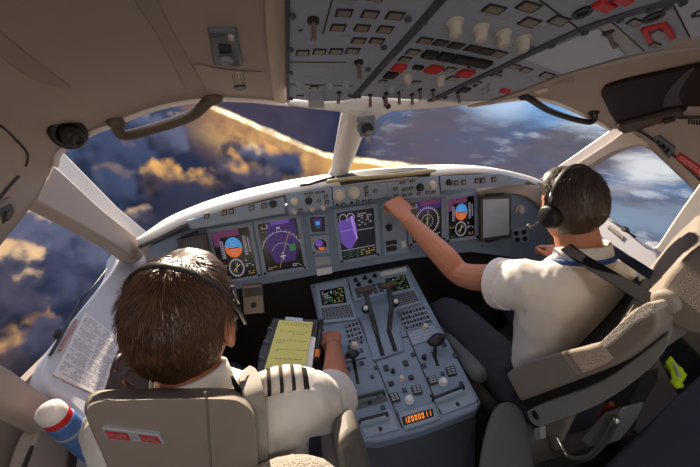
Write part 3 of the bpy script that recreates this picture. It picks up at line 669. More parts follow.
# toggles
def otog(x,y,dx,dy,L=.03,r=.0105):
    m=M(); c=PO.at(x,y,0); m.lathe(c,PO.n,[(0,r),(.004,r),(.005,r*.55)],14); b=build(m,'toggle_switch',dark,root)
    e=PO.at(x+dx,y+dy,.014); m=M(); m.tube([c+PO.n*.004,lerp(c,e,.5)+PO.n*.008,e],[.0035,.004,.0055],8); build(m,'lever_tip',mat('tip_brown',(112,92,80),.4),b,smooth=True)
for a in ((313.2,19.7,0,12),(358.6,61.7,.5,9.5),(339,92,-1,5),(386,93,0,6),(399,92,0,6),(412,94,0,5),(420,89,0,5),(433,89.5,1,5),(458,92,1,5),(370,94.5,0,6),(608,31,7,8.5),(384,97,1,3)): otog(*a,r=.0105 if a[1]<70 else .006)
# ring sockets, key lock and the red U-shaped guard
for x,y in ((582.6,11.7),(654,16),(703,10)):
    m=M(); c=PO.at(x,y,0); m.lathe(c,PO.n,[(0,.016),(.004,.016),(.004,.009),(.001,.008)],18); build(m,'ring_socket',dark,root)
m=M()
for a,b in (((644,28),(664,23)),((644,27),(650,40)),((664,23),(673,36))): strip(m,[a,b],.005,.008)
build(m,'u_guard',red,root,bevel=.002)
build(oq(M(),oquad(657,33,9,7),0,.005),'guarded_switch',greyp,root,bevel=.001)
# quarter-turn fasteners along the rails
for x,y in ((292,13.5),(290.5,47.5),(290,71),(291,97),(408,17),(424,20),(384,45.5),(399,47),(368,67.5),(379,69),(350,94),(359,95),(531,46.5),(522,56),(585,31),(596,22),(620,18),(650,8),(667,5.5),(683,1),(445,96),(475,84),(500,70),(552,44)):
    build(M().lathe(PO.at(x,y,.003),PO.n,[(0,.0065),(.004,.006),(.005,.003)],10),'fastener',dark2,root)
m=M(); rng=random.Random(3)
for x,y,n in ((338,2,4),(340,35,3),(330,8,0),(347,63,4),(316,66,5),(404,40,3),(412,31,2),(398,52,2),(376,2,4),(440,1,2),(360,76,4),(306,76,4),(428,61,3),(444,63,3),(470,44,3),(550,34,3),(560,37,2),(575,46,0),(640,14,3),(668,40,2)):
    for i in range(n):
        X=x+i*4; Y=y+i*.4; oq(m,[(X,Y),(X+2.8,Y+.1),(X+2.6,Y+1.2),(X-.2,Y+1.1)],0,.0006)
build(m,'printed_legends',mat('legend_dim',(165,165,160),.6),root)['kind']='stuff'
# pale fascia closing the front of the overhead panel over the post
fp=[(286,101),(288,106),(310,109),(340,112.5),(350,115),(357,119),(362,124),(374,124),(380,117),(392,112),(420,109.5),(470,105.5),(492,100),(470,101.5),(440,100),(400,98),(362,95.5),(345,100),(320,101)]
PFa=Plane((0,.965,1.57),(-.1,-1,-.25))
m=M().prism([PFa.at(x,y) for x,y in fp],-PFa.n*.03); build(m,'front_fascia',framew,root,bevel=.006,seg=3)
rim=[PO.at(x,y,.002) for x,y in spx([(468,103.5),(491,101),(527,89.5),(563,75.5),(614,61.5),(655,52.5),(700,45.5),(780,32)],4)]
build(M().tube(rim,[.007]*len(rim),10),'edge_moulding',liner,root,smooth=True)
m=M(); c=PFa.at(388,106,.0); m.lathe(c,PFa.n,[(0,.008),(.004,.008),(.005,.004)],10); build(m,'screw_head',dark,root)
# standby compass hanging under the fascia
root=thing('standby_compass','small dark standby compass hanging at the top of the centre post','compass',hity(366,136,.97))
c=hity(366.5,127,.965)
m=M(); m.ball(c,(.030,.026,.026)); m.box(c+V((0,0,.022)),(.05,.032,.016)); m.lathe(c+V((0,-.004,-.012)),(0,-.2,-1),[(0,.024),(.012,.024),(.014,.018)],16); build(m,'case',mat('compass_case',(134,140,142),.4),root,bevel=.003,smooth=True)
m=M(); m.lathe(c+V((-.004,-.018,-.004)),(0,-1,-.1),[(0,.018),(.008,.018),(.009,.013)],16); build(m,'window',dark,root)
m=M(); m.cyl(c+V((0,0,-.022)),c+V((.004,0,-.045)),.010,.007); build(m,'adjuster_knob',greyp,root,bevel=.002)
# ------------------------------------------------------------------ seats
seatm=mat('seat_leather',(146,134,122),.55,var=.06,scale=20,bump=.12,bscale=350)
shellm=mat('seat_shell',(140,140,136),.5,var=.05)
wool=mat('sheepskin',(205,192,176),.95,var=.25,scale=120,bump=1.0,bscale=260,sheen=.4)
beltg=mat('belt_grey',(150,144,136),.7,var=.15,scale=200)
beltd=mat('belt_dark',(36,34,38),.95,var=.15,scale=200,spec=.08)
beltb=mat('belt_blue',(48,56,80),.6)
brownst=mat('strap_brown',(88,70,58),.7)
# captain's seat, seen from behind
root=thing('pilot_seat','taupe leather pilot seat with a red and grey label plate on its back','seat',(-.53,.5,0))
PSF=Plane((-.5,.515,1.0),(0,-cos(rad(9)),-sin(rad(9))))
PS=Plane(PSF.p+PSF.n*.12,PSF.n)
oc=spx([(x+4 if x<200 else x+5,y) for x,y in [(80,410),(83,398),(93,391),(112,389.5),(165,388),(218,388),(236,391),(247,402),(252,425),(255,467),(262,540),(262,620),(150,620),(125,540),(104,470),(88,432)]],3)
m=M().loft([[PSF.at(x,y) for x,y in oc],[PS.at(lerp(165,x,.985),y+11*sstep(425,392,y)) for x,y in oc]]); build(m,'backrest',seatm,root,bevel=.042,seg=6,angle=50)
m=M(); pth=[PS.at(x,y,.0) for x,y in [(205,392),(207,402),(208,420),(211,467),(216,540)]]; m.tube(pth,.0018,6); build(m,'seam',mat('seam_taupe',(120,110,100),.7),root)
pq4=[(103,424.5),(160,431.5),(166.5,441),(108,436)]
b=build(qbox(M(),PS,pq4,-.03,.005),'label_plate',greyp,root,bevel=.0015); b['label']='grey label plate with red lettering'
m=M(); f=quadf(PS,[(106,426.5),(159,433),(163,439.5),(109,434.5)],.0055); rng=random.Random(4)
m.poly([f(.0,.0,0),f(.42,.0,0),f(.42,1,0),f(.02,1,0)]); m.poly([f(.62,.0,0),f(.99,.0,0),f(1,1,0),f(.62,1,0)])
build(m,'label_band',redp,b,fixn=False)
m=M()
for u0,n in ((.03,9),(.635,8)):
    for i in range(n):
        u=u0+i*.042; k=rng.randrange(3)
        m.poly([f(u,.2,.0006),f(u+.007,.2,.0006),f(u+.007,.8,.0006),f(u,.8,.0006)])
        v=(.2,.45,.68)[k]; m.poly([f(u+.007,v,.0006),f(u+.026,v,.0006),f(u+.026,v+.12,.0006),f(u+.007,v+.12,.0006)])
m.poly([f(.47,.45,.0006),f(.57,.45,.0006),f(.57,.6,.0006),f(.47,.6,.0006)])
build(m,'lettering',greyp,b,fixn=False)
m=M().box((-.5,.68,.46),(.48,.46,.12)); build(m,'seat_cushion',seatm,root,bevel=.04,seg=4)
m=M().box((-.5,.66,.22),(.36,.36,.36)); build(m,'base',shellm,root,bevel=.02)
# right-hand armrest and the sheepskin pad
pA=[hity(335,449,.42),hity(358,429,.46),hity(370,462,.5),hity(385,520,.52),hity(345,520,.42)]
m=M().prism(pA,(0,.09,-.03)); build(m,'armrest',mat('armrest_taupe',(112,104,96),.6),root,bevel=.02,seg=4)
m=M(); m.ball(hity(282,503,.36),(.105,.06,.07),nu=20,nv=14); build(m,'sheepskin_pad',wool,root,smooth=True)
# shoulder strap over the right side of the seat
def ribbon(pts,w,nrm,name,mt,par,t=.003,n=5,w1=None):
    pts=smoothpath(pts,n); m=M(); rings=[]; N=len(pts)
    for i,p in enumerate(pts):
        d=(pts[min(i+1,N-1)]-pts[max(i-1,0)]).normalized(); nn=V(nrm(p) if callable(nrm) else nrm); s=d.cross(nn).normalized(); nn=s.cross(d).normalized()
        ww=(w if w1 is None else lerp(w,w1,i/(N-1)))/2
        rings.append([p+s*ww+nn*t,p-s*ww+nn*t,p-s*ww-nn*t,p+s*ww-nn*t])
    m.loft(rings); return build(m,name,mt,par,bevel=.001)
ribbon([hity(244,371,.66),hity(249,377,.50),hity(254,398,.43),hity(257,430,.42),hity(259,480,.42),hity(262,540,.42)],.034,(.15,-.6,.75),'shoulder_strap',beltg,root)
ribbon([hity(233,380,.52),hity(241,400,.45),hity(248,430,.435),hity(252,470,.43)],.018,(.1,-1,.3),'inner_strap',beltd,root)

# first officer's seat, seen from its inner side
root=thing('pilot_seat','taupe pilot seat with winged headrest and sunlit sheepskin edge','seat',(.52,.6,0))
PB=PX(.31)
bol=spx([(506,374),(520,364),(560,352),(600,342),(628,318),(648,304),(657,316),(655,332),(636,350),(611,366),(565,384),(520,401)],3)
m=M().prism([PB.at(x,y) for x,y in bol],(.10,0,0)); build(m,'side_bolster',seatm,root,bevel=.02,seg=4,angle=50)
bk=[(.72,.48),(.68,.70),(.60,.74),(.50,.95),(.44,1.12),(.40,1.20),(.35,1.20),(.38,1.10),(.45,.9),(.54,.68),(.58,.46)]
m=M().prism([V((.40,y,z)) for y,z in bk],(.28,.16,.04)); build(m,'backrest',seatm,root,bevel=.03,seg=4,angle=50)
sh=spx([(527,412),(545,403),(600,383),(645,352),(660,340),(669,337),(664,352),(640,377),(600,404),(562,419),(540,427),(530,421)],3)
m=M().prism([PX(.33).at(x,y) for x,y in sh],(.38,.22,.10)); shell=build(m,'back_shell',shellm,root,bevel=.015,seg=3,angle=50)
m=M(); c=PX(.33).at(536,415); m.lathe(c,(-1,0,0),[(0,.012),(.005,.012),(.006,.007)],16); build(m,'pivot_bolt',dark,shell)
m=M().prism([PX(.335).at(x,y) for x,y in spx([(521,401),(565,384),(611,366),(639,350),(660,330),(662,338),(643,353),(600,381),(545,402),(527,409)],3)],(.32,.18,.09)); build(m,'gap_shade',mat('gap_black',(24,22,22),.9),root)  # dark strip set in the gap in place of its shade
m=M()
wl=spx([(598,344),(612,331),(628,316),(646,303),(655,305),(650,314),(630,326),(615,340),(604,348)],3)
m.prism([PX(.302).at(x,y) for x,y in wl],(.085,0,0)); build(m,'sheepskin_cover',wool,root,bevel=.02,seg=4)
hd=spx([(658,303),(662,284),(675,266),(695,248),(725,232),(760,235),(770,290),(740,330),(700,336),(672,328)],3)
m=M().prism([PX(.34).at(x,y) for x,y in hd],(.26,.08,0)); build(m,'headrest',seatm,root,bevel=.03,seg=5,angle=50)
m=M(); c=PX(.34).at(668,301); m.lathe(c,(-1,-.2,0),[(-.01,.020),(.008,.021),(.013,.017),(.015,.006)],20); build(m,'adjustment_knob',mat('knob_bone',(160,150,136),.5),root,smooth=False,bevel=.003)
m=M().box((.52,.82,.45),(.46,.44,.12)); build(m,'seat_cushion',mat('cushion_shade',(84,78,74),.8),root,bevel=.04,seg=4)  # cushion colour darkened for the shade it sits in
m=M().box((.53,.72,.2),(.34,.36,.36)); build(m,'base',mat('seat_base',(56,54,54),.7),root,bevel=.02)
m=M().prism([PX(.60).at(x,y) for x,y in [(536,430),(600,402),(632,380),(642,372),(640,386),(622,420),(594,456),(560,474)]],(.06,0,0)); build(m,'under_seat_dark',mat('under_seat_brown',(34,28,27),.8),root,bevel=.004)  # added dark slab filling the shaded space below the shell
chrome=mat('tube_silver',(190,188,184),.3,metal=1)
m=M(); PBar=PX(.36); m.tube([PBar.at(x,y) for x,y in spx([(556,436),(562,448),(569,457),(578,459),(590,456),(605,440),(617,418)],4)],.007,10); build(m,'tubular_bracket',chrome,root,smooth=True)
m=M().prism([PX(.37).at(x,y) for x,y in [(580,440),(604,412),(622,408),(616,424),(600,446),(590,447)]],(.06,0,0)); build(m,'hinge_plate',mat('hinge_grey',(140,142,146),.45,metal=.6),root,bevel=.003)
m=M().prism([PX(.36).at(x,y) for x,y in [(533,429),(540,427),(541,439),(534,441)]],(.02,0,0)); build(m,'release_tab',greyp,root,bevel=.002)
m=M(); m.tube([PX(.40).at(x,y) for x,y in [(598,432),(600,420),(606,408),(612,404)]],.006,8); build(m,'brake_cable',mat('cable_red',(150,60,48),.5),root)
# harness running from the shoulders to the seat top
ribbon([hitx(566,247,.46),hitx(582,259,.45),hitx(612,277,.43),hitx(645,297,.41),hitx(660,307,.40)],.030,(-.5,-.35,.8),'shoulder_strap',beltd,root,w1=.028)
ribbon([hitx(603,243,.60),hitx(625,258,.58),hitx(648,273,.56),hitx(668,287,.52)],.024,(-.5,-.35,.8),'shoulder_strap',beltb,root)

# grey rounded padded form in the foreground and the dark observer seat
gs=mat('padded_grey',(92,90,90),.8,var=.1,bump=.2,bscale=250)
m=M(); rings=[]
for t in range(9):
    a=t/8; c=lerp(hitz(508,412,.60),hitz(500,545,.42),a); r=.085*(sin(pi*min(1,.08+a*.75))**.45)
    rings.append([c+V((cos(q)*r*1.05,sin(q)*r*.5-.02*a,sin(q)*r*.85)) for q in [2*pi*k/20 for k in range(20)]])
m.loft(rings); build(m,'padded_form',gs,None,'rounded grey padded form in the dark foreground below the seat','armrest',smooth=True,sub=1)  # plain rounded padded form, only classed as an armrest
PJ=Plane(hitz(640,440,.58),(-.15,-.25,1))
m=M().prism([PJ.at(x,y) for x,y in spx([(590,480),(618,452),(650,422),(700,374),(760,330)],3)+[(850,480),(760,640),(560,640)]],-PJ.n*.06)
build(m,'observer_seat_back',mat('navy_panel',(48,54,70),.6,var=.1,bump=.1,bscale=200),None,'dark navy folded observer seat panel at the lower right corner','seat',bevel=.012,seg=3)

# ------------------------------------------------------------------ people
skin=mat('skin_warm',(196,132,100),.5,var=.06,scale=60,bump=.05,bscale=300,sss=.12)
skin2=mat('skin_tan',(180,116,88),.5,var=.06,scale=60,bump=.05,bscale=300,sss=.12)
shirtm=mat('shirt_white',(232,226,218),.75,var=.02,bump=.06,bscale=500,sheen=.1)
trou=mat('trousers_navy',(42,42,52),.85,var=.12,bump=.1,bscale=500)
hairB=mat('hair_brown',(104,72,52),.36,var=.35,scale=60,spec=.9)
hairG=mat('hair_dark_grey',(78,64,56),.45,var=.4,scale=60,spec=.5)
epm=mat('epaulette_navy',(44,38,40),.8); eps=mat('epaulette_stripe',(238,228,212),.6)
blueL=mat('lanyard_blue',(36,82,150),.6)
def headrot(yaw,pitch,roll=0): return Matrix.Rotation(yaw,3,'Z')@Matrix.Rotation(pitch,3,'X')@Matrix.Rotation(roll,3,'Y')
def headshape(d):
    """unit direction -> point of a head, metres; x right, y face, z up"""
    x,y,z=d
    p=V((x*.077,y*.096,z*.118))
    if z<0:                                   # jaw and nape
        k=-z; p.x*=1-.32*k**1.5; 
        if y>0: p.y*=1-.10*k
        else: p.y*=1-.42*k**1.3
    if z>.3: p.x*=1+.04*(z-.3)
    if y<0: p.y*=1+.06*(1-abs(z))
    if y>.1:
        f=sstep(.1,.7,y)
        g=lambda cx,cz,sx,sz: math.exp(-((p.x-cx)/sx)**2-((p.z-cz)/sz)**2)
        p.y-=.010*f*sstep(.02,.05,abs(p.x))
        p.y+=f*(.026*g(0,-.030,.011,.016)+.013*g(0,-.008,.009,.022)+.007*g(0,.030,.05,.012)-.010*g(.031,.006,.016,.011)-.010*g(-.031,.006,.016,.011)
              +.008*g(0,-.062,.022,.006)+.007*g(0,-.073,.018,.006)-.004*g(0,-.067,.02,.003)+.010*g(0,-.098,.018,.014)+.004*g(.045,-.022,.018,.016)+.004*g(-.045,-.022,.018,.016))
    return p
def headmesh(c,R,s=1.0):
    m=M(); nu,nv=72,54; vs=[]; fs=[]
    for j in range(nv+1):
        th=pi*j/nv
        for i in range(nu):
            a=2*pi*i/nu; vs.append(c+R@(headshape((sin(th)*cos(a),sin(th)*sin(a),cos(th)))*s))
    for j in range(nv):
        for i in range(nu): k=(i+1)%nu; fs.append([j*nu+i,(j+1)*nu+i,(j+1)*nu+k,j*nu+k])
    m.add(vs,fs)
    for sx in (-1,1):                         # ears
        e=V((sx*.077,-.006,-.012))
        m.ball(c+R@(e*s),(.010*s,.019*s,.031*s),R@Matrix.Rotation(rad(12),3,'X')@Matrix.Rotation(sx*rad(-18),3,'Z'),14,10)
        ring=[e+V((sx*.008+.0*cos(q),-.004+.019*cos(q),.002+.030*sin(q))) for q in [rad(-60+20*k) for k in range(15)]]
        m.tube([c+R@(q*s) for q in ring],.0042*s,6)
        m.ball(c+R@((e+V((sx*.002,.006,-.028)))*s),(.007*s,.008*s,.009*s))
    return m
def hairy(u,kind):
    """hair length factor at unit direction u (0 = skin)"""
    x,y,z=u
    front=sstep(.30,.40,z-.55*max(0,y-.2)+.0) if y>.25 else 1
    side=sstep(-.16,-.04,z) if y>-.25 else 1
    if y>.25: side=sstep(.30,.42,z)
    back=sstep(-.80,-.55,z) if y<=-.25 else 1
    return min(front,side,back)
def make_hair(c,R,s,kind,par,mt,n,ln,seed,name='hair'):
    rng=random.Random(seed); m=M(); nu,nv=64,48; vs=[]; fs=[]; ok=[]
    for j in range(nv+1):
        th=pi*j/nv
        for i in range(nu):
            a=2*pi*i/nu; u=V((sin(th)*cos(a),sin(th)*sin(a),cos(th))); h=hairy(u,kind); p=headshape(u)
            thick=(.004+ln*.22*sstep(-.6,.9,u.z)+ln*.60*sstep(.1,.55,u.y)*sstep(.2,.7,u.z))*h-.003*(1-h)
            nz=noise.noise(u*9)*.002*h
            vs.append(c+R@((p+u*(thick+nz))*s)); ok.append(h>.02)
    for j in range(nv):
        for i in range(nu):
            k=(i+1)%nu; q=[j*nu+i,(j+1)*nu+i,(j+1)*nu+k,j*nu+k]
            if any(ok[t] for t in q): fs.append(q)
    m.add(vs,fs)
    crown=V((.1,-.55,.83)).normalized()
    for _ in range(n):                         # single locks
        z=rng.uniform(-.8,1); a=rng.uniform(0,2*pi); r=sqrt(1-z*z); u=V((r*cos(a),r*sin(a),z)); h=hairy(u,kind)
        if rng.random()>h: continue
        p=headshape(u); away=u-crown; away-=u*away.dot(u)
        if away.length<.05: continue
        away.normalize()
        dn=V((0,-.75,-.9)); dn-=u*dn.dot(u); away=away*.4+dn*(.75 if u.y<.25 else .1)
        away-=u*away.dot(u); away.normalize()
        if u.y>0 and u.z>.4:
            away=(away*.5+V((.35*(1 if kind else -1),.1,.2))); away-=u*away.dot(u); away.normalize()
        away+=V((rng.gauss(0,.15),rng.gauss(0,.15),rng.gauss(0,.10))); away-=u*away.dot(u); away.normalize()
        L=ln*(.45+.75*max(0,u.z+.2))*rng.uniform(.6,1.15)*(1 if u.z>-.3 else .55); lift=(.20+.35*max(0,u.z)*max(0,u.y+.3))*rng.uniform(.5,1.3)
        base=p+u*(.002+ln*.16*sstep(-.6,.9,u.z)+ln*.56*sstep(.1,.55,u.y)*sstep(.2,.7,u.z)); sd=u.cross(away).normalized(); w=.0011*rng.uniform(.7,1.6); rr=[]
        for t in (0,.35,.7,1):
            q=base+away*(L*t)+u*(L*lift*(t-.75*t*t)); q-=u*(L*L*t*t*1.5)
            ww=w*(1-.85*t); rr.append([c+R@((q+sd*ww)*s),c+R@((q-sd*ww)*s),c+R@((q+u*ww)*s)])
        m.loft(rr,cap=True)
    return build(m,name,mt,par,smooth=True)
def hand(m,w,F,N,side,curl=(.6,.8,.5),spread=.06,thumb=.5,s=1.0):
    """w wrist, F forward, N back-of-hand normal, side=+1 thumb on the +S side"""
    F=V(F).normalized(); N=V(N); N=(N-F*N.dot(F)).normalized(); S=F.cross(N).normalized()*side
    rings=[]
    for t,a,b in ((-.03,.026,.020),(0,.027,.019),(.03,.035,.017),(.065,.041,.016),(.09,.041,.014),(.097,.036,.010)):
        c=w+F*(t*s)-N*(.004*s*t/.09); rings.append([c+S*(a*s*cos(q))+N*(b*s*sin(q)) for q in [2*pi*k/16 for k in range(16)]])
    m.loft(rings)
    K=[]
    for k,(o,L) in enumerate(((.030,.070),(.0105,.080),(-.010,.074),(-.029,.058))):
        d=(F+S*(o*spread/.03*3)).normalized(); p=w+F*(.085*s)+S*(o*s)-N*(.003*s); path=[p]; ang=0
        for j,(f,cu) in enumerate(zip((.45,.32,.25),curl)):
            ang+=cu*(1+.06*k); dd=d*cos(ang)-N*sin(ang); nseg=p+dd*(L*f*s); path+= [lerp(p,nseg,.5),nseg]; p=nseg
        r=(.0088 if k<3 else .0076)*s; m.tube(path,[r*1.05,r,r*1.04,r*.95,r*.97,r*.9,r*.72],10); m.ball(path[0]+N*.002*s,r*1.15); m.ball(p,r*.74); K.append(path)
    p=w+F*(.028*s)+S*(.026*s)-N*(.006*s); d=(F*.75+S*.65-N*.25).normalized(); path=[p,p+d*(.022*s)]; q=path[-1]
    d2=(d+F*.35-S*.25*thumb-N*.25*thumb).normalized(); path.append(q+d2*(.034*s)); d3=(d2-S*.55*thumb+F*.2-N*.2*thumb).normalized(); path.append(path[-1]+d3*(.026*s))
    m.tube(path,[.013*s,.0118*s,.0102*s,.0075*s],10); m.ball(path[-1],.0078*s)
    return K
def ell(c,a,b,ex=(1,0,0),ey=(0,1,0),n=24): 
    c=V(c); ex=V(ex).normalized(); ey=V(ey).normalized(); return [c+ex*(a*cos(q))+ey*(b*sin(q)) for q in [2*pi*k/n for k in range(n)]]
def torso(m,secs,tilt=V((0,1,0))):
    m.loft([ell(c,a,b) for c,a,b in secs]); return m
def wrinkle(m,amp,sc,seed=0,mask=None):
    for i,p in enumerate(m.v):
        d=V((p.x*sc[0],p.y*sc[1],p.z*sc[2]+seed))
        a=amp*(noise.noise(d)+.5*noise.noise(d*2.3))
        if mask: a*=mask(p)
        w=noise.noise_vector(d*.6).normalized(); m.v[i]=p+w*a
    return m
def person(label,group,hc,R,hs,J,skin_m,sh_secs,handspec,seed,name='person',arm=1.0):
    """J: dict of joints"""
    b=headmesh(hc,R,hs)
    b.tube([J['neck']+V((0,0,-.06)),J['neck'],lerp(J['neck'],hc,.55),hc+R@V((0,-.012,-.03))],[.075,.060,.055,.055],16)
    torso(b,[(c,a*.86,q*.84) for c,a,q in sh_secs])
    for s in 'LR':
        sh,el,wr=J['sh'+s],J['el'+s],J['wr'+s]
        b.tube(smoothpath([sh,lerp(sh,el,.5),el,lerp(el,wr,.3),lerp(el,wr,.7),wr],3),[q*arm for q in (.044,.044,.044,.044,.044,.043,.042,.042,.043,.043,.041,.037,.034,.031,.029,.028)],14)
        b.ball(el,.041*arm)
        hnd=handspec[s]; hand(b,wr,hnd[0],hnd[1],hnd[2],**hnd[3])
        hp,kn,an=J['hp'+s],J['kn'+s],J['an'+s]
        b.tube(smoothpath([hp,lerp(hp,kn,.5),kn,lerp(kn,an,.35),an],3),[.082,.080,.077,.072,.066,.060,.055,.056,.055,.050,.044,.040,.036],14)
        b.tube([an+V((0,-.05,-.02)),an+V((0,.06,-.04)),an+V((0,.17,-.055))],[.04,.042,.03],12)
    b=remesh(b,.0038,3)
    return build(b,name,skin_m,None,label,'person',group,smooth=True)
def sleeve(m,pts,rs): m.tube(smoothpath(pts,3),rs,20)
def shirt(secs,sleeves,par,seed,amp=.009):
    m=M(); torso(m,secs)
    for pts,rs in sleeves: sleeve(m,pts,rs); m.ball(pts[0],rs[0]*1.08)
    m=remesh(m,.0075,5)
    wrinkle(m,amp,(13,13,7),seed); wrinkle(m,amp*.55,(34,34,16),seed+9)
    return build(m,'shirt',shirtm,par,smooth=True)
def collar(c,R,par,r=.062,h=.036,lean=V((0,-.2,1)),nm='collar',mt=shirtm,t=.0035,flare=1.18,gap=0.0):
    z=V(lean).normalized(); x=V((1,0,0)); x=(x-z*x.dot(z)).normalized(); y=z.cross(x); rings=[]
    n=40
    for k in range(n+1):
        q=rad(90+gap)+rad(360-2*gap)*k/n; e=x*cos(q)+y*sin(q)*1.05; dip=.018*max(0,sin(q))
        rings.append([c+e*(r*flare)-z*(h*.55+dip),c+e*(r+t)+z*(h*.5-dip),c+e*(r)+z*(h*.5+.003-dip),c+e*(r-t)+z*(h*.45-dip),c+e*(r*flare-t*2)-z*(h*.55+dip)])
    m=M(); m.loft(rings,cap=True); return build(m,nm,mt,par,smooth=True)

# ---- first officer (right), reaching for the glareshield
Hc=V((.516,.757,1.215)); RH=headrot(rad(3),rad(-5),rad(3))
J=dict(neck=V((.53,.715,1.075)),shL=V((.425,.74,.992)),elL=V((.330,1.03,.902)),wrL=hity(407,219,1.22),shR=V((.668,.72,.985)),elR=V((.74,.90,.84)),wrR=hity(561,264,.99),
       hpL=V((.42,.74,.56)),knL=V((.33,1.16,.63)),anL=V((.30,1.5,.14)),hpR=V((.62,.74,.56)),knR=V((.66,1.16,.63)),anR=V((.66,1.5,.14)))
secs=[(V((.54,.735,.50)),.15,.115),(V((.54,.74,.58)),.155,.12),(V((.54,.745,.70)),.15,.115),(V((.54,.745,.84)),.155,.118),(V((.545,.74,.94)),.16,.112),(V((.545,.73,1.0)),.148,.096),(V((.535,.72,1.045)),.10,.076),(V((.53,.715,1.075)),.07,.064)]
hs_fo={'L':(hity(388,193,1.32)-hity(407,219,1.22),V((.1,-.75,.6)),1,dict(curl=(.85,1.0,.6),spread=.03,thumb=.9,s=1.14)),'R':(hity(550,244,1.06)-hity(561,264,.99),V((.3,-.2,.9)),-1,dict(curl=(.9,1.0,.6),s=.9))}
fo=person('man in a white short-sleeved shirt and headset reaching his left arm to the glareshield',None,Hc,RH,.91,J,skin,secs,hs_fo,1,arm=1.14)
make_hair(Hc,RH,.91,1,fo,hairG,4200,.030,5)
foshirt=shirt([(V((.54,.76,.60)),.165,.115),(V((.54,.745,.66)),.166,.126),(V((.54,.74,.74)),.164,.13),(V((.54,.745,.84)),.168,.13),(V((.545,.74,.94)),.172,.124),(V((.545,.73,1.0)),.160,.108),(V((.535,.72,1.045)),.110,.086),(V((.53,.715,1.07)),.080,.072)],
   [([J['shL']+V((.03,0,-.012)),J['shL']+V((-.01,.04,-.01)),lerp(J['shL'],J['elL'],.22)+V((0,0,-.010)),lerp(J['shL'],J['elL'],.43)+V((0,0,-.014))],[.074,.074,.074,.075,.076,.078,.080,.082,.084,.086]),
    ([J['shR']+V((-.03,0,-.012)),J['shR']+V((.01,.03,-.01)),lerp(J['shR'],J['elR'],.5),lerp(J['shR'],J['elR'],.85)],[.072,.07,.068,.066,.064,.064,.064,.065,.066,.067])],fo,3)
a,b=lerp(J['shL'],J['elL'],.33)+V((0,0,-.014)),lerp(J['shL'],J['elL'],.445)+V((0,0,-.014))
m=M(); m.tube([a,b],[.086,.089],24); build(m,'sleeve_hem',shirtm,foshirt,smooth=False)
collar(V((.532,.716,1.090)),None,fo,.064,.05,V((0,.22,1)),gap=14)
lan=M(); n=30; z=V((0,.22,1)).normalized(); x=V((1,0,0)); y=z.cross(x)
for k in range(1):
    rings=[]
    for i in range(n+1):
        q=rad(110)+rad(320)*i/n; e=x*cos(q)+y*sin(q); c=V((.532,.714,1.078))-z*(.02*max(0,sin(q)))
        r=.0755; rings.append([c+e*r+z*.007,c+e*(r+.004)+z*.007,c+e*(r+.005)-z*.007,c+e*(r+.001)-z*.007])
    lan.loft(rings)
build(lan,'lanyard',blueL,fo,smooth=True)
def epaul(par,c,ax,nrm,L,w,stripes,name='epaulette'):
    ax=V(ax).normalized(); nrm=V(nrm); nrm=(nrm-ax*nrm.dot(ax)).normalized(); sd=ax.cross(nrm); m=M(); n=12; rings=[]
    for i in range(n+1):
        t=i/n*2-1; arch=-.016*t*t; ww=w*(1-.22*sstep(-.2,1,-t)); p=c+ax*(L/2*t)+nrm*arch
        rings.append([p+sd*(ww/2)-nrm*.012,p+sd*(ww/2*.8)+nrm*.006,p+nrm*.010,p-sd*(ww/2*.8)+nrm*.006,p-sd*(ww/2)-nrm*.012])
    m.loft(rings); e=build(m,name,epm,par,bevel=.002,smooth=True)
    for k in range(stripes):
        t=-.62+k*.42; m=M(); rings=[]
        for dt in (-.145,-.13,0,.13,.145):
            p=c+ax*(L/2*(t+dt))+nrm*(-.016*(t+dt)**2+(.004 if abs(dt)<.14 else .0005)); ww=w*1.02*(1-.22*sstep(-.2,1,-(t+dt)))
            rings.append([p+sd*(ww/2)-nrm*.011,p+sd*(ww/2*.8)+nrm*.007,p+nrm*.011,p-sd*(ww/2*.8)+nrm*.007,p-sd*(ww/2)-nrm*.011])
        m.loft(rings); build(m,'stripe',eps,e,smooth=True)
    return e
def trousers(J,par,hip):
    m=M(); m.ball(hip,(.185,.14,.11))
    for s in 'LR': m.tube(smoothpath([J['hp'+s]+V((0,-.02,0)),lerp(J['hp'+s],J['kn'+s],.5),J['kn'+s],lerp(J['kn'+s],J['an'+s],.4),J['an'+s]+V((0,0,.02))],3),[.10,.10,.098,.094,.088,.082,.078,.078,.076,.07,.066,.063,.062],18)
    m=remesh(m,.009,4); wrinkle(m,.006,(14,14,9),2); return build(m,'trousers',trou,par,smooth=True)
trousers(J,fo,V((.52,.73,.55)))
epaul(fo,V((.622,.735,1.045)),(1,0,-.28),(.2,-.1,1),.10,.05,3)

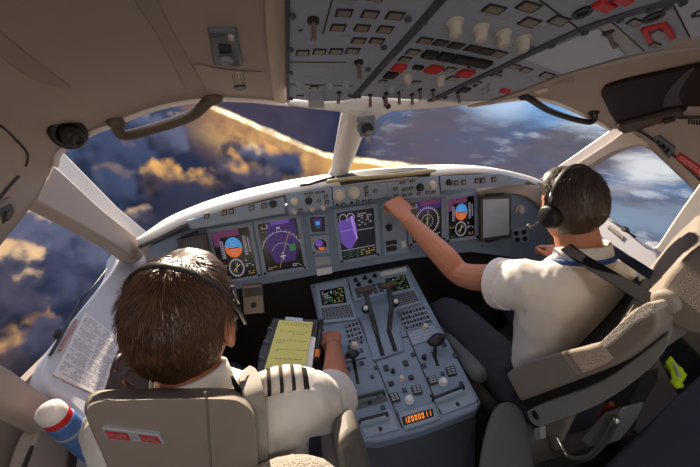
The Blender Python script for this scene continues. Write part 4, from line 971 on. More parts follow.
def headset(label,c,R,s,earx,par=None,boom=-1,small=False):
    root=thing('headset',label,'headset',c)
    hb=mat('headband_dark',(52,48,48),.35); pts=[]
    for k in range(17):
        a=rad(-6+192*k/16); pts.append(c+R@(V((cos(a)*(.097 if small else .094),(.030-.080*sin(a)) if small else (-.012+.004*sin(a)),sin(a)*(.143 if small else .142)-.006))*s))
    m=M(); rings=[]
    for i,p in enumerate(pts):
        d=(pts[min(i+1,16)]-pts[max(i-1,0)]).normalized(); o=(p-c).normalized(); sd=d.cross(o).normalized(); w=(.006 if small else .0065) if 3<i<13 else .005
        rings.append([p+sd*w-o*.003,p+sd*w+o*.003,p-sd*w+o*.003,p-sd*w-o*.003])
    m.loft(rings); build(m,'headband',hb,root,bevel=.001,smooth=True)
    for sx in (-1,1):
        k=.62 if small else 1; p=c+R@(V((sx*(.084 if small else .088),.030 if small else -.010,.012 if small else -.014))*s); ax=R@V((sx,0,0))
        m=M(); m.lathe(p-ax*.012*k,ax,[(0,.022*k),(.002,.033*k),(.012*k,.035*k),(.022*k,.031*k),(.027*k,.020*k)],22); cup=build(m,'ear_cup',dark,root,smooth=False,bevel=.002)
        m=M(); m.lathe(p-ax*.014*k,ax,[(0,.026*k),(.004,.034*k),(.008,.026*k)],20); build(m,'ear_cushion',black,cup,smooth=True)
        m=M(); yy=.026 if small else -.014; m.tube([c+R@(V((sx*.088,yy,.062))*s),c+R@(V((sx*.094,yy,.026))*s)],.005,8); build(m,'slider',metalm,root,smooth=True)
    p=c+R@(V((boom*.100,.002,-.024))*s); m=M(); m.tube(smoothpath([p,c+R@(V((boom*.085,.06,-.06))*s),c+R@(V((boom*.045,.115,-.078))*s)],5),.003,8); q=c+R@(V((boom*.04,.118,-.079))*s); m.ball(q,(.012,.009,.009)); build(m,'microphone_boom',dark,root,smooth=True)
    return root
headset('black headset on the short greying hair of the man on the right',Hc,RH,.91,.08,boom=-1)

# ---- captain (left), right hand on the pedestal
Hk=V((-.508,.59,1.19)); RK=headrot(rad(-8),rad(-8),rad(2))
J2=dict(neck=V((-.51,.545,1.075)),shR=V((-.328,.53,.988)),elR=V((-.236,.70,.80)),wrR=V((-.214,.985,.742)),shL=V((-.69,.56,1.0)),elL=V((-.76,.74,.80)),wrL=V((-.70,.98,.76)),
        hpR=V((-.42,.62,.56)),knR=V((-.38,1.06,.62)),anR=V((-.38,1.45,.14)),hpL=V((-.62,.62,.56)),knL=V((-.66,1.06,.62)),anL=V((-.66,1.45,.14)))
secs2=[(V((-.52,.62,.50)),.165,.12),(V((-.52,.61,.60)),.17,.125),(V((-.52,.59,.74)),.165,.12),(V((-.515,.57,.87)),.18,.122),(V((-.51,.555,.96)),.19,.115),(V((-.51,.55,1.01)),.17,.10),(V((-.51,.545,1.05)),.12,.078),(V((-.51,.545,1.075)),.075,.066)]
hs_c={'R':(V((.02,1,-.12)),V((.15,-.1,1)),-1,dict(curl=(.95,1.05,.7),spread=.04,thumb=.8,s=1.0)),'L':(V((.1,1,-.1)),V((-.2,0,1)),1,dict(curl=(.5,.6,.4),s=1.0))}
cap=person('man in a white shirt with striped epaulettes seen from behind on the left',None,Hk,RK,1.07,J2,skin2,secs2,hs_c,2)
make_hair(Hk,RK,1.07,0,cap,hairB,9000,.044,8)
capshirt=shirt([(V((-.52,.62,.58)),.185,.145),(V((-.52,.60,.70)),.182,.14),(V((-.515,.58,.84)),.195,.14),(V((-.51,.56,.94)),.205,.13),(V((-.51,.55,.995)),.18,.11),(V((-.51,.545,1.04)),.12,.088),(V((-.51,.545,1.072)),.082,.072)],
   [([J2['shR']+V((-.03,0,-.012)),J2['shR']+V((.012,.02,-.01)),lerp(J2['shR'],J2['elR'],.45)+V((.004,-.01,0)),lerp(J2['shR'],J2['elR'],.82)+V((.004,-.0,0))],[.068,.068,.068,.068,.068,.068,.069,.070,.072,.074]),
    ([J2['shL']+V((.03,0,-.012)),J2['shL']+V((-.01,.03,-.01)),lerp(J2['shL'],J2['elL'],.5),lerp(J2['shL'],J2['elL'],.9)],[.075,.073,.07,.068,.066,.066,.066,.067,.068,.069])],cap,17,.008)
collar(V((-.512,.552,1.090)),None,cap,.066,.052,V((0,.25,1)),gap=14)
trousers(J2,cap,V((-.52,.62,.55)))
epaul(cap,V((-.343,.535,1.060)),(1,.10,-.22),(.10,-.30,1),.115,.060,4)
headset('thin dark headset over the brown hair of the man on the left',Hk,RK,1.085,.08,boom=-1,small=True)
m=M(); w=J2['wrR']; m.tube([w+V((-.0,-.02,.0)),w+V((0,.0,0))],[.0305,.030],20); build(m,'wristband',mat('wristband_grey',(120,110,105),.4),cap)

# ------------------------------------------------------------------ loose things
# clipboard with yellow notes on the captain's knee
PCb=Plane(hitz(288,345,.765),(0,-.30,1))
q=[(273,318),(318,319),(318,330),(304,378),(256,378),(259,352)]
m=M().prism([PCb.at(x,y) for x,y in q],-PCb.n*.012); root=build(m,'clipboard',mat('clipboard_black',(34,34,38),.5),None,'black clipboard binder holding yellow notes on the left pilot\'s lap','clipboard',bevel=.003)
m=M(); a=PCb.at(287,319,.004); b=PCb.at(303,321,.004); m.prism([PCb.at(x,y,.006) for x,y in [(286,317.5),(303,319),(303,322.5),(285,321)]],-PCb.n*.006); build(m,'clip',metalm,root,bevel=.001)
for x,y in ((270,330),(265.5,343.5),(261,359.5)):
    m=M(); m.tube(smoothpath([PCb.at(x-2,y+.6,0),PCb.at(x-1,y-1,.010),PCb.at(x+2,y-.6,.010),PCb.at(x+3,y+1,.0)],4),.0022,6); build(m,'binder_ring',metalm,root,smooth=True)
nq=[(279.5,321.5),(313.5,323.5),(305,372),(265,370)]
m=M().prism([PCb.at(x,y,.0035) for x,y in [(311,337),(316,338),(311,376),(303,376)]],-PCb.n*.003); build(m,'paper_sheet',white,None,'white sheet peeking out from under the yellow notepad','paper')
m=qbox(M(),PCb,nq,.004,.010); pad=build(m,'notepad',mat('paper_yellow',(214,208,120),.7,var=.04),None,'yellow notepad page with handwritten lines on the black clipboard','notepad',bevel=.0006)
m=M(); f=quadf(PCb,nq,.0104); rng=random.Random(2)
for r,(v,u0,u1) in enumerate(((.06,.1,.95),(.10,.3,.9),(.24,.12,.85),(.29,.5,.8),(.44,.1,.9),(.49,.1,.3),(.62,.12,.95),(.655,.12,.25),(.8,.1,.9))):
    u=u0
    while u<u1:
        L=rng.uniform(.02,.07); m.poly([f(u,v,0),f(u+L,v-.002,0),f(u+L,v+.012,0),f(u,v+.012,0)]); u+=L+rng.uniform(.01,.05)
build(m,'handwriting',mat('pencil',(120,112,70),.8),pad,fixn=False)['kind']='stuff'
m=M(); a,b=PCb.at(317,363,.012),PCb.at(322,322,.014); m.tube([a,lerp(a,b,.03),lerp(a,b,.97),b],[.004,.009,.009,.006],10); pen=build(m,'marker_pen',dark,None,'black marker pen with an orange band beside the clipboard','pen',smooth=True)
m=M(); m.tube([lerp(a,b,.07),lerp(a,b,.24)],[.0098,.0098],12); build(m,'orange_band',mat('orange_plastic',(235,120,30),.5),pen)
# paper chart on the left console
def conq(px,h): return [CON.at(x,y,h) for x,y in px]
cq=[(84,312.5),(119.5,340.5),(101,398.5),(52,375.5)]
m=M().prism(conq(cq,.006),-CON.n*.004); chart=build(m,'chart_sheet',mat('chart_paper',(214,208,206),.8,var=.02),None,'printed paper chart lying on the left console below the window','paper')
m=M(); f=quadf(CON,cq,.0064); rng=random.Random(6)
for c in range(2):
    for r in range(5):
        for i in range(6):
            u=.06+c*.48; v=.05+r*.19+i*.026; x=u
            while x<u+.40:
                L=rng.uniform(.02,.09)
                if rng.random()<.8: m.poly([f(x,v,0),f(x+L,v,0),f(x+L,v+.013,0),f(x,v+.013,0)])
                x+=L+.014
        m.poly([f(.05+c*.48,.035+r*.19,0),f(.48+c*.48,.035+r*.19,0),f(.48+c*.48,.041+r*.19,0),f(.05+c*.48,.041+r*.19,0)])
build(m,'print',mat('print_grey',(150,146,152),.8),chart,fixn=False)['kind']='stuff'
m=M().prism(conq([(74,321),(76.5,322),(60,352),(57.5,351)],.010),-CON.n*.01); build(m,'chart_clip',mat('clip_copper',(170,120,100),.4),None,'slim copper coloured chart clip along the paper on the left console','clip',bevel=.001)
m=M().prism([(-1.12,.55,.66),(-.84,.55,.66),(-.84,1.0,.66),(-1.12,1.0,.66)],(0,0,-.04)); struct(m,'trim_23',console)
# sill rail and latch below the left window
rt=thing('window_rail','thin black latch rail along the sill of the left side window','rail',CON.at(75,310,.0))
m=M(); m.tube([CON.at(x,y,.006) for x,y in ((106,270),(92,288),(77,304))],.0028,8); build(m,'thin_rail',dark,rt,smooth=True)
m=M(); m.prism(conq([(77,302),(80,304),(51,356),(47,357)],.014),-CON.n*.014); build(m,'slide_track',dark,rt,bevel=.002)
m=M(); m.prism(conq([(53,333),(58,335),(56,341),(51,339)],.026),-CON.n*.022); build(m,'latch',black,rt,bevel=.003)
# flask with white lid
fl=thing('drink_flask','blue flask with a red collar and white lid standing by the left window pillar','flask',hitx(86,444,-.90))
tp=hitx(47,409,-.955); bt=hitz(93,450,.70); ax=(bt-tp).normalized()
m=M(); m.lathe(tp,ax,[(0,.018),(.002,.026),(.010,.030),(.022,.031),(.034,.031)],24); lid=build(m,'lid',mat('lid_white',(238,230,222),.45),fl,bevel=.002)
m=M(); m.lathe(tp-ax*.008,ax,[(0,.012),(.004,.018),(.012,.018)],18); build(m,'spout_cap',mat('lid_white',(0,0,0)),lid,bevel=.002)
m=M(); m.lathe(tp+ax*.034,ax,[(0,.029),(.002,.0305),(.024,.0305),(.026,.029)],24); build(m,'collar_ring',mat('flask_red',(205,40,48),.4),fl)
m=M(); m.lathe(tp+ax*.06,ax,[(0,.029),(.004,.0325),(.05,.0325),(.052,.0335),(.058,.0335),(.06,.0325),(.13,.0325),((bt-tp).length-.062,.0325),((bt-tp).length-.06,.030)],24); build(m,'body',mat('flask_blue',(80,120,180),.4),fl)
m=M(); m.lathe(tp+ax*.108,ax,[(0,.0336),(.001,.0340),(.010,.0340),(.011,.0336)],24); build(m,'band',greyp,fl)
# grab handles over both windshields
def grab(label,pts,h,m_,r=.010):
    rt=thing('grab_handle',label,'handle',onsurf(pts[0][0],pts[0][1],h,.0))
    P=[onsurf(x,y,h,o) for x,y,o in pts]; mm=M(); mm.tube(smoothpath(P,5),r,12,flat=1.0); build(mm,'grip',m_,rt,smooth=True)
    for p,(x,y,o) in ((P[0],pts[0]),(P[-1],pts[-1])):
        mm=M(); mm.ball(p,(r*1.7,r*1.7,r*1.3)); build(mm,'mounting_foot',m_,rt,smooth=True)
hg=mat('handle_olive',(88,78,66),.5); hb2=mat('handle_black',(34,30,28),.45)
grab('olive brown grab handle arching over the left windshield',[(116,121,.0),(118,130,.05),(124,135.5,.07),(145,131,.09),(175,122,.09),(194,114,.07),(206,103,.03),(213,98,0)],hl,hg,.015)
grab('black grab handle over the right windshield edge',[(524,96,.0),(532,100,.03),(548,110,.06),(570,118,.07),(588,122,.07),(594,120,.05),(594,112,.0)],hr,hb2,.010)
# gasper vent, left
rt=thing('air_vent','round black air vent set in the headliner above the left pillar','air vent',onsurf(68,130,hl,0))
p=onsurf(66,131,hl,.0); ax=(CAM-p).normalized()*1.1+V((.25,-.1,-.35)); ax.normalize()
p=p+ax*.035
m=M(); m.lathe(p-ax*.02,ax,[(-.08,.034),(0,.040),(.016,.040),(.022,.035),(.023,.027),(.014,.022)],28); build(m,'housing',dark,rt,bevel=.002)
m=M(); c=p+ax*.006+V((.003,0,-.004)); m.ball(c,.025); build(m,'eyeball',mat('vent_grey',(46,44,44),.35),rt,smooth=True)
m=M(); a2=(ax+V((.35,.05,-.25))).normalized(); m.lathe(c+a2*.018,a2,[(0,.016),(.010,.015),(.011,.010),(.004,.008)],20); build(m,'nozzle',mat('vent_grey',(0,0,0)),rt,bevel=.001)
# mask and microphone station in the headliner
def surfplane(px,py,h,e=6):
    a,b,c=onsurf(px,py,h),onsurf(px+e,py,h),onsurf(px,py+e,h); return Plane(a,(b-a).cross(c-a))
PU=surfplane(224,45,hl)
rt=thing('mask_unit','blue-grey oxygen mask unit recessed in the headliner left of the overhead panel','mask unit',PU.at(224,45))
m=qbox(M(),PU,[(207,27),(237,27),(243,64),(214,64)],-.01,.008); build(m,'housing',mat('unit_grey',(104,108,116),.45),rt,bevel=.006,seg=3)
m=qbox(M(),PU,[(209,29),(224,28.5),(225,32),(209,32)],.008,.0095); build(m,'panel_strip',dark2,rt)
m=qbox(M(),PU,[(217,39.5),(229.5,40),(231.5,48.5),(218.5,48)],.008,.011); build(m,'display_window',black,rt,bevel=.001)
m=M(); m.lathe(PU.at(225,55,.008),PU.n,[(0,.014),(.006,.014),(.010,.010),(.006,.006)],20); build(m,'lens_knob',mat('lens_grey',(150,150,152),.25),rt,bevel=.001)
m=M(); m.lathe(PU.at(230,31.5,.008),PU.n,[(0,.006),(.006,.005)],14); build(m,'button',cream,rt)
PU2=surfplane(237,74,hl)
rt=thing('dimmer_knob','ribbed cream dimmer knob under the headliner beside the overhead panel','knob',PU2.at(237,74))
m=M(); c=PU2.at(237.5,73,0); ax=V((0,-.25,-1)).normalized(); m.lathe(c,ax,[(0,.013),(.004,.0125),(.030,.0118),(.033,.010)],24); m.mat(1)
for i in range(12):
    q=2*pi*i/12; e=V((cos(q),sin(q),0)); m.tube([c+e*.0125+ax*.003,c+e*.0120+ax*.029],.0012,5)
build(m,'cap',[mat('knob_ivory',(200,186,166),.5),mat('rib_tan',(150,132,112),.5)],rt)
m=M(); m.lathe(c+ax*.031,ax,[(0,.0135),(.004,.0135)],24); build(m,'base_ring',dark,rt)
# blind handle on the left
PL=surfplane(8,212,hl)
rt=thing('blind_latch','grey latch of the left window blind at the frame edge','latch',PL.at(5,213))
m=qbox(M(),PL,[(-8,205),(9,196),(16,208),(14,217),(-6,236)],-.004,.006); build(m,'plate',liner2,rt,bevel=.004)
m=qbox(M(),PL,[(-4,209),(8,203),(11,212),(0,224)],.006,.009); build(m,'recess',dark2,rt,bevel=.001)
m=qbox(M(),PL,[(0,212),(5,210),(6,216),(1,221)],.009,.016); build(m,'catch',mat('catch_brown',(92,78,70),.4),rt,bevel=.001)
# sun visor folded against the right headliner
PV=surfplane(660,88,hr,10)
rt=thing('sun_visor','dark smoked sun visor folded against the headliner over the right window','sun visor',PV.at(655,95))
smoke=mat('visor_smoke',(38,24,22),.6,var=.2,spec=.15)
m=M().prism([PV.at(x,y,.018) for x,y in spx([(602,91),(603,85),(610,80),(640,72),(700,60),(770,46)],3)+spx([(790,90),(740,101),(690,110),(640,122),(622,124),(610,108)],3)],-PV.n*.012); build(m,'tinted_pane',smoke,rt,bevel=.004)
m=M().prism([PV.at(x,y,.034) for x,y in [(619,121),(624,116),(680,101),(684,104),(684,110),(625,125)]],-PV.n*.016); br=build(m,'hinge_bar',mat('visor_bar',(84,72,66),.6,spec=.2),rt,bevel=.003)
m=M().prism([PV.at(x,y,.040) for x,y in [(664,108.5),(675,105.5),(677,109),(666,112.5)]],-PV.n*.01); build(m,'slot',black,br,bevel=.001)
m=M().prism([PV.at(x,y,.0195) for x,y in spx([(664,101),(666,90),(676,76),(690,62),(696,60),(686,74),(680,88),(684,98)],2)],-PV.n*.002); build(m,'curved_strut',mat('visor_strut',(58,44,42),.5),rt)
for x,y in ((619,117),(622,121),(627,126)): build(M().ball(PV.at(x,y,.026),.008),'hinge_screw',metalm,br,smooth=True)
# vents in the right upper trim
PW=surfplane(695,122,hr)
rt=thing('vent_slots','row of short black vent slots in the upper right trim','vent',PW.at(697,122))
for i in range(9):
    x=688.5+i*2.7; y=119.5+i*.2; build(qbox(M(),PW,[(x,y),(x+1.2,y+.1),(x+1.4,y+4.5),(x+.2,y+4.4)],-.002,.003),'slot',black,rt)
# switch unit and red placard above the right side window
PZr=surfplane(672,158,hr)
rt=thing('switch_unit','small grey switch unit with black keys above the right side window','switch unit',PZr.at(665,155))
m=qbox(M(),PZr,[(655,136.5),(660,134.5),(676,147),(670,158),(664,151)],-.004,.010); build(m,'case',mat('unit_grey',(0,0,0)),rt,bevel=.002)
for q in ([(658,140),(660.5,138.5),(663,140.5),(660.5,142.5)],[(663.5,144.5),(666,142),(669,145),(666.5,148)],[(660.5,143.5),(662,142.5),(664,144.5),(662.5,146)],[(667,149.5),(670,146.5),(673,148.5),(669.5,153)]): build(qbox(M(),PZr,q,.010,.014),'key',dark,rt,bevel=.001)
m=qbox(M(),PZr,[(676,158),(680,152),(712,174),(708,181)],-.002,.004); rt=build(m,'warning_placard',redp,None,'red warning placard with white lettering beside the right switch unit','placard',bevel=.001)
m=M(); f=quadf(PZr,[(680,152),(712,174),(708,181),(676,158)],.0045); rng=random.Random(9)
for r,v in enumerate((.22,.55)):
    u=.08
    while u<.95:
        w=rng.uniform(.012,.022); m.poly([f(u,v,0),f(u+w,v,0),f(u+w,v+.2,0),f(u,v+.2,0)])
        if rng.random()<.5: m.poly([f(u+w,v,0),f(u+w*1.9,v,0),f(u+w*1.9,v+.07,0),f(u+w,v+.07,0)])
        u+=w*2.6 if rng.random()<.85 else w*5
build(m,'lettering',mat('legend_pink',(235,190,185),.6),rt,fixn=False)
# recessed downlight in right headliner
PD=surfplane(541,91,hr)
m=M(); m.lathe(onsurf(541,90.5,hr,.004),PD.n,[(-.004,.018),(.003,.018),(.004,.013),(.001,.012)],20); build(m,'ceiling_lamp',mat('lamp_lens',(225,215,200),.3),None,'small round lens lamp in the right headliner beside the grab handle','lamp')
m=M().prism([onsurf(x,y,hr,.006) for x,y in [(551,83),(570,78),(575,80),(573,85),(568,83),(553,86)]],V((0,0,.008))); build(m,'visor_hook',liner2,None,'small beige visor hook on the right headliner next to the lamp','hook',bevel=.002)
# tablet on the right of the dash, and its twin on the left
def tablet(q,sq,label,sm,py):
    Pt=Plane((0,py,.95),(0,-cos(rad(6)),sin(rad(6)))); rt=thing('tablet',label,'tablet',Pt.at(*q[3]))
    m=qbox(M(),Pt,q,-.014,.0); build(m,'case',mat('tablet_case',(74,66,62),.4),rt,bevel=.005,seg=3)
    m=qbox(M(),Pt,sq,.0,.001); build(m,'screen',sm,rt)
    m=M(); a,b=Pt.at(q[0][0]+5,q[0][1]-1,.0),Pt.at(q[1][0]-8,q[1][1]-1.4,.0); m.tube([a,b],.006,8); build(m,'top_clamp',dark,rt,smooth=True)
    m=qbox(M(),Pt,[(q[3][0]+6,q[3][1]-4),(q[2][0]-6,q[2][1]-4),(q[2][0]-8,q[2][1]+2),(q[3][0]+8,q[3][1]+2)],-.035,-.014); build(m,'bracket',dark,rt,bevel=.003)
tglass=mat('tablet_reflection',(176,182,192),.12,var=.05,coat=.5)  # pale reflection on the screen put into the base colour
tablet([(480.5,196),(512,195),(511.5,238),(480.5,241.5)],[(483,199.5),(509,198.5),(509,234.5),(483,238)],'dark framed tablet with a pale reflection on its screen mounted right of the displays',tglass,1.43)
tablet([(176,239),(206,233),(214,276),(186,283)],[(183,242),(203,237.5),(210,272),(191,278)],'dark framed tablet left of the displays partly hidden behind brown hair',mat('tablet_page',(90,88,92),.3),1.43)
# slot plate and rail on the right console
m=M().prism([CONR.at(x,y,.004) for x,y in [(607,227),(610.5,225.5),(625,237),(622,241)]],-CONR.n*.006); rt=build(m,'vent_grille',mat('grille_taupe',(140,126,116),.5),None,'small slotted grille in the right console beside the window','grille',bevel=.001)
for i in range(3):
    m=M().prism([CONR.at(x,y,.0055) for x,y in [(609+i*4.6,228+i*3.6),(612+i*4.6,230.4+i*3.6),(611.4+i*4.6,231.6+i*3.6),(608.4+i*4.6,229.2+i*3.6)]],-CONR.n*.001); build(m,'slot',dark,rt)
rt=thing('window_rail','black latch rail along the sill of the right side window','rail',CONR.at(622,228,0))
m=M(); m.tube([CONR.at(x,y,.008) for x,y in ((604,215),(620,226),(637,238))],.004,8); build(m,'slide_track',dark,rt,smooth=True)
m=M().prism([CONR.at(x,y,.028) for x,y in [(624,226.5),(630,228.5),(632,234),(626,233)]],-CONR.n*.024); build(m,'latch',black,rt,bevel=.003)
# rudder pedals in the captain's footwell
for i,(x,y,lab) in enumerate(((253,300,'steel rudder pedal nearest the displays in the left footwell'),(226,318,'steel rudder pedal deeper in the left footwell behind the brown hair'))):
    Pp=Plane(hity(x,y,1.42),(0,-1,.5)); rt=thing('rudder_pedal',lab,'pedal',Pp.at(x,y+16))
    build(qbox(M(),Pp,[(x-11,y-15),(x+9,y-17),(x+12,y+13),(x-9,y+15)],-.008,.006),'foot_plate',mat('pedal_steel',(120,112,104),.4,metal=.6),rt,bevel=.004)
    build(qbox(M(),Pp,[(x-9,y-11),(x+8,y-13),(x+9,y-5),(x-8,y-3)],.006,.016),'toe_bar',mat('pedal_dark',(64,58,54),.5),rt,bevel=.002)
    m=M(); m.lathe(Pp.at(x+1,y+5,.006),Pp.n,[(0,.014),(.004,.014),(.005,.008)],16); build(m,'pivot',dark,rt)
    m=M(); a=Pp.at(x,y+10,-.01); m.tube([a,a+V((0,.12,-.1))],.012,10); build(m,'pedal_arm',metalm,rt,smooth=True)
# oxygen hose box in the left footwell
m=M(); m.tube(smoothpath([hitx(113,372,-.80),hitx(118,358,-.80),hitx(126,356,-.80),hitx(129,368,-.80),hitx(122,380,-.80),hitx(132,388,-.80)],6),.008,10); build(m,'hose',mat('hose_red',(52,26,26),.5),None,'dark red coiled hose beside the left console','hose',smooth=True)
# high-visibility bundle tucked beside the right seat
PHv=Plane(hitx(672,372,.84),(-.6,-.3,.75)); rt=thing('safety_vest','crumpled fluorescent yellow safety vest tucked beside the right seat','vest',PHv.at(674,384))
hv=mat('fluorescent_yellow',(205,235,20),.6,var=.1,emit=0)
m=M(); ring=spx([(666,361),(671,359),(676,364),(682,370),(685,378),(681,386),(677,384),(672,376),(668,371)],3)
m.prism([PHv.at(x,y,.03) for x,y in ring],-PHv.n*.04); m=remesh(m,.005,6); wrinkle(m,.014,(40,40,40),3); build(m,'cloth',hv,rt,smooth=True)
m=M().prism([PHv.at(x,y,.045) for x,y in [(672,365),(675,366),(681,379),(678,380)]],-PHv.n*.008); build(m,'reflective_strip',mat('reflective_grey',(170,176,170),.35),rt,bevel=.001)
m=M(); m.tube([PHv.at(674,382,.02),PHv.at(680,389,.025)],[.014,.012],8); build(m,'tie',hv,rt,smooth=True)
# storage pocket behind it
m=M().prism([PX(1.095).at(x,y) for x,y in [(655,352),(676,333),(704,360),(712,400),(690,420)]],(.03,0,0)); build(m,'side_pocket',mat('pocket_dark',(52,52,58),.7),None,'dark storage pocket on the right side wall beside the seat','pocket',bevel=.006)
# grey padded leg rest between seat and pedestal (right)
m=M(); p=[hitx(438,318,.285),hitx(450,336,.285),hitx(466,358,.285),hitx(482,378,.285)]; m.tube(smoothpath(p,4),[.02]+[.034]*11+[.022],16); rt=build(m,'seat_armrest',mat('armrest_grey',(92,94,98),.6,var=.06),None,'slim grey padded armrest folded down beside the pedestal','armrest',smooth=True)
# ------------------------------------------------------------------ sky
def world():
    w=bpy.data.worlds.new('sky'); SC.world=w; w.use_nodes=True; nt=w.node_tree; N=nt.nodes; L=nt.links
    for n in list(N): N.remove(n)
    def setin(sock,v):
        if hasattr(v,'links') or hasattr(v,'is_linked'): L.new(v,sock)
        else: sock.default_value=v
    def mth(op,a,b=None,c=None,clamp=False):
        n=N.new('ShaderNodeMath'); n.operation=op; n.use_clamp=clamp; setin(n.inputs[0],a)
        if b is not None: setin(n.inputs[1],b)
        if c is not None: setin(n.inputs[2],c)
        return n.outputs[0]
    def ss(a,b,x):   # smoothstep
        n=N.new('ShaderNodeMapRange'); n.interpolation_type='SMOOTHSTEP'; setin(n.inputs[0],x); n.inputs[1].default_value=a; n.inputs[2].default_value=b; return n.outputs[0]
    def mix(f,a,b):
        n=N.new('ShaderNodeMix'); n.data_type='RGBA'; setin(n.inputs[0],f); setin(n.inputs[6],a); setin(n.inputs[7],b); return n.outputs[2]
    def col(r,g,b): return s2l((r,g,b))
    tc=N.new('ShaderNodeTexCoord'); sp=N.new('ShaderNodeSeparateXYZ'); L.new(tc.outputs['Generated'],sp.inputs[0]); X,Y,Z=sp.outputs
    az=mth('MULTIPLY',mth('ARCTAN2',X,Y),180/pi); el=mth('MULTIPLY',mth('ARCSINE',Z),180/pi)
    def nz(vec,scale,detail=6,rough=.55,dist=0,out='Fac'):
        n=N.new('ShaderNodeTexNoise'); n.inputs['Scale'].default_value=scale; n.inputs['Detail'].default_value=detail; n.inputs['Roughness'].default_value=rough; n.inputs['Distortion'].default_value=dist; L.new(vec,n.inputs['Vector']); return n.outputs[out]
    D=tc.outputs['Generated']
    # turbulence shared by the cumulus heads
    nA=nz(D,9,3,.5); nB=nz(D,48,5,.6); n1=N.new('ShaderNodeTexVoronoi'); n1.feature='SMOOTH_F1'; n1.inputs['Scale'].default_value=17; n1.inputs['Smoothness'].default_value=.35; L.new(D,n1.inputs['Vector']); vo=n1.outputs['Distance']
    n2=N.new('ShaderNodeTexVoronoi'); n2.feature='SMOOTH_F1'; n2.inputs['Scale'].default_value=38; n2.inputs['Smoothness'].default_value=.4; L.new(D,n2.inputs['Vector']); vo2=n2.outputs['Distance']
    turb=mth('ADD',mth('MULTIPLY',mth('SUBTRACT',nA,.5),1.1),mth('ADD',mth('MULTIPLY',mth('SUBTRACT',vo,.4),.55),mth('ADD',mth('MULTIPLY',mth('SUBTRACT',vo2,.4),.30),mth('MULTIPLY',mth('SUBTRACT',nB,.5),.44))))
    def offs(vx,vy,vz):
        n=N.new('ShaderNodeVectorMath'); n.operation='ADD'; L.new(D,n.inputs[0]); n.inputs[1].default_value=(vx,vy,vz); return n.outputs[0]
    D2=offs(.016,.0,.026); nA2=nz(D2,9,3,.5); nB2=nz(D2,48,5,.6)
    w1=N.new('ShaderNodeTexVoronoi'); w1.feature='SMOOTH_F1'; w1.inputs['Scale'].default_value=17; w1.inputs['Smoothness'].default_value=.35; L.new(D2,w1.inputs['Vector'])
    w2=N.new('ShaderNodeTexVoronoi'); w2.feature='SMOOTH_F1'; w2.inputs['Scale'].default_value=38; w2.inputs['Smoothness'].default_value=.4; L.new(D2,w2.inputs['Vector'])
    turb2=mth('ADD',mth('MULTIPLY',mth('SUBTRACT',nA2,.5),1.1),mth('ADD',mth('MULTIPLY',mth('SUBTRACT',w1.outputs['Distance'],.4),.55),mth('ADD',mth('MULTIPLY',mth('SUBTRACT',w2.outputs['Distance'],.4),.30),mth('MULTIPLY',mth('SUBTRACT',nB2,.5),.44))))
    relief=mth('SUBTRACT',turb2,turb)
    # open sky: navy below, steel above
    c=mix(ss(-22,6,el),col(16,22,42),col(44,52,80))
    wisp=ss(.42,.7,nz(D,5,7,.6)); c=mix(mth('MULTIPLY',wisp,.6),c,col(76,78,96))
    # golden haze around the low sun, under the streak
    yl=mth('SUBTRACT',-3.2,mth('MULTIPLY',az,.60)); yl=mth('MAXIMUM',yl,mth('SUBTRACT',-5.2,mth('MULTIPLY',az,.24)))
    nst=nz(D,9,6,.6); dl=mth('ADD',mth('SUBTRACT',el,yl),mth('MULTIPLY',mth('SUBTRACT',nst,.5),1.6))
    below=mth('MULTIPLY',ss(.3,-.4,dl),ss(-11,-1.0,dl)); azm=mth('MULTIPLY',ss(-19,-8,az),ss(32,14,az))
    c=mix(mth('MULTIPLY',mth('MULTIPLY',below,azm),mth('ADD',.55,mth('MULTIPLY',nst,.6)),None,True),c,mix(ss(.3,.75,nst),col(170,120,84),col(240,190,120)))
    above=mth('MULTIPLY',ss(-.2,.5,dl),ss(-24,-14,az)); c=mix(mth('MULTIPLY',above,mth('MULTIPLY',.9,ss(10,2,az))),c,mix(nst,col(44,42,60),col(88,78,96)))
    # ---- right hand side: layered stratus over blue
    sv=N.new('ShaderNodeCombineXYZ'); setin(sv.inputs[0],mth('MULTIPLY',az,.05)); setin(sv.inputs[1],mth('ADD',mth('MULTIPLY',el,.15),mth('MULTIPLY',az,.02))); setin(sv.inputs[2],0.0)
    sn=nz(sv.outputs[0],1.25,8,.58,.3); sn2=nz(sv.outputs[0],3.2,8,.62,.2)
    r=mix(ss(-30,4,el),col(112,132,158),col(70,104,152))
    r=mix(ss(.36,.58,sn),r,mix(sn2,col(70,72,92),col(116,110,122))); r=mix(mth('MULTIPLY',ss(.52,.70,sn2),ss(.60,.44,sn)),r,col(196,204,220))
    r=mix(mth('MULTIPLY',ss(.58,.74,sn2),.45),r,col(150,140,146))
    low=mth('MULTIPLY',ss(1,-6,el),ss(46,24,az)); r=mix(mth('MULTIPLY',low,.75),r,mix(sn,col(58,56,76),col(112,96,104)))
    def glow(px,py,w,h,colr,amt):
        nonlocal r
        d=ray(px,py).normalized(); a=math.degrees(atan2(d.x,d.y)); e=math.degrees(math.asin(d.z))
        u=mth('DIVIDE',mth('SUBTRACT',az,a),w); v=mth('DIVIDE',mth('SUBTRACT',el,e),h); q=mth('ADD',mth('SQRT',mth('ADD',mth('MULTIPLY',u,u),mth('MULTIPLY',v,v))),mth('MULTIPLY',mth('SUBTRACT',sn2,.5),2.2))
        r=mix(mth('MULTIPLY',ss(1.1,.1,q),amt),r,colr)
    br=mth('MULTIPLY',ss(31,36,az),ss(-5,-1,mth('ADD',el,mth('MULTIPLY',mth('SUBTRACT',sn2,.5),6)))); r=mix(mth('MULTIPLY',br,.8),r,col(96,150,212))
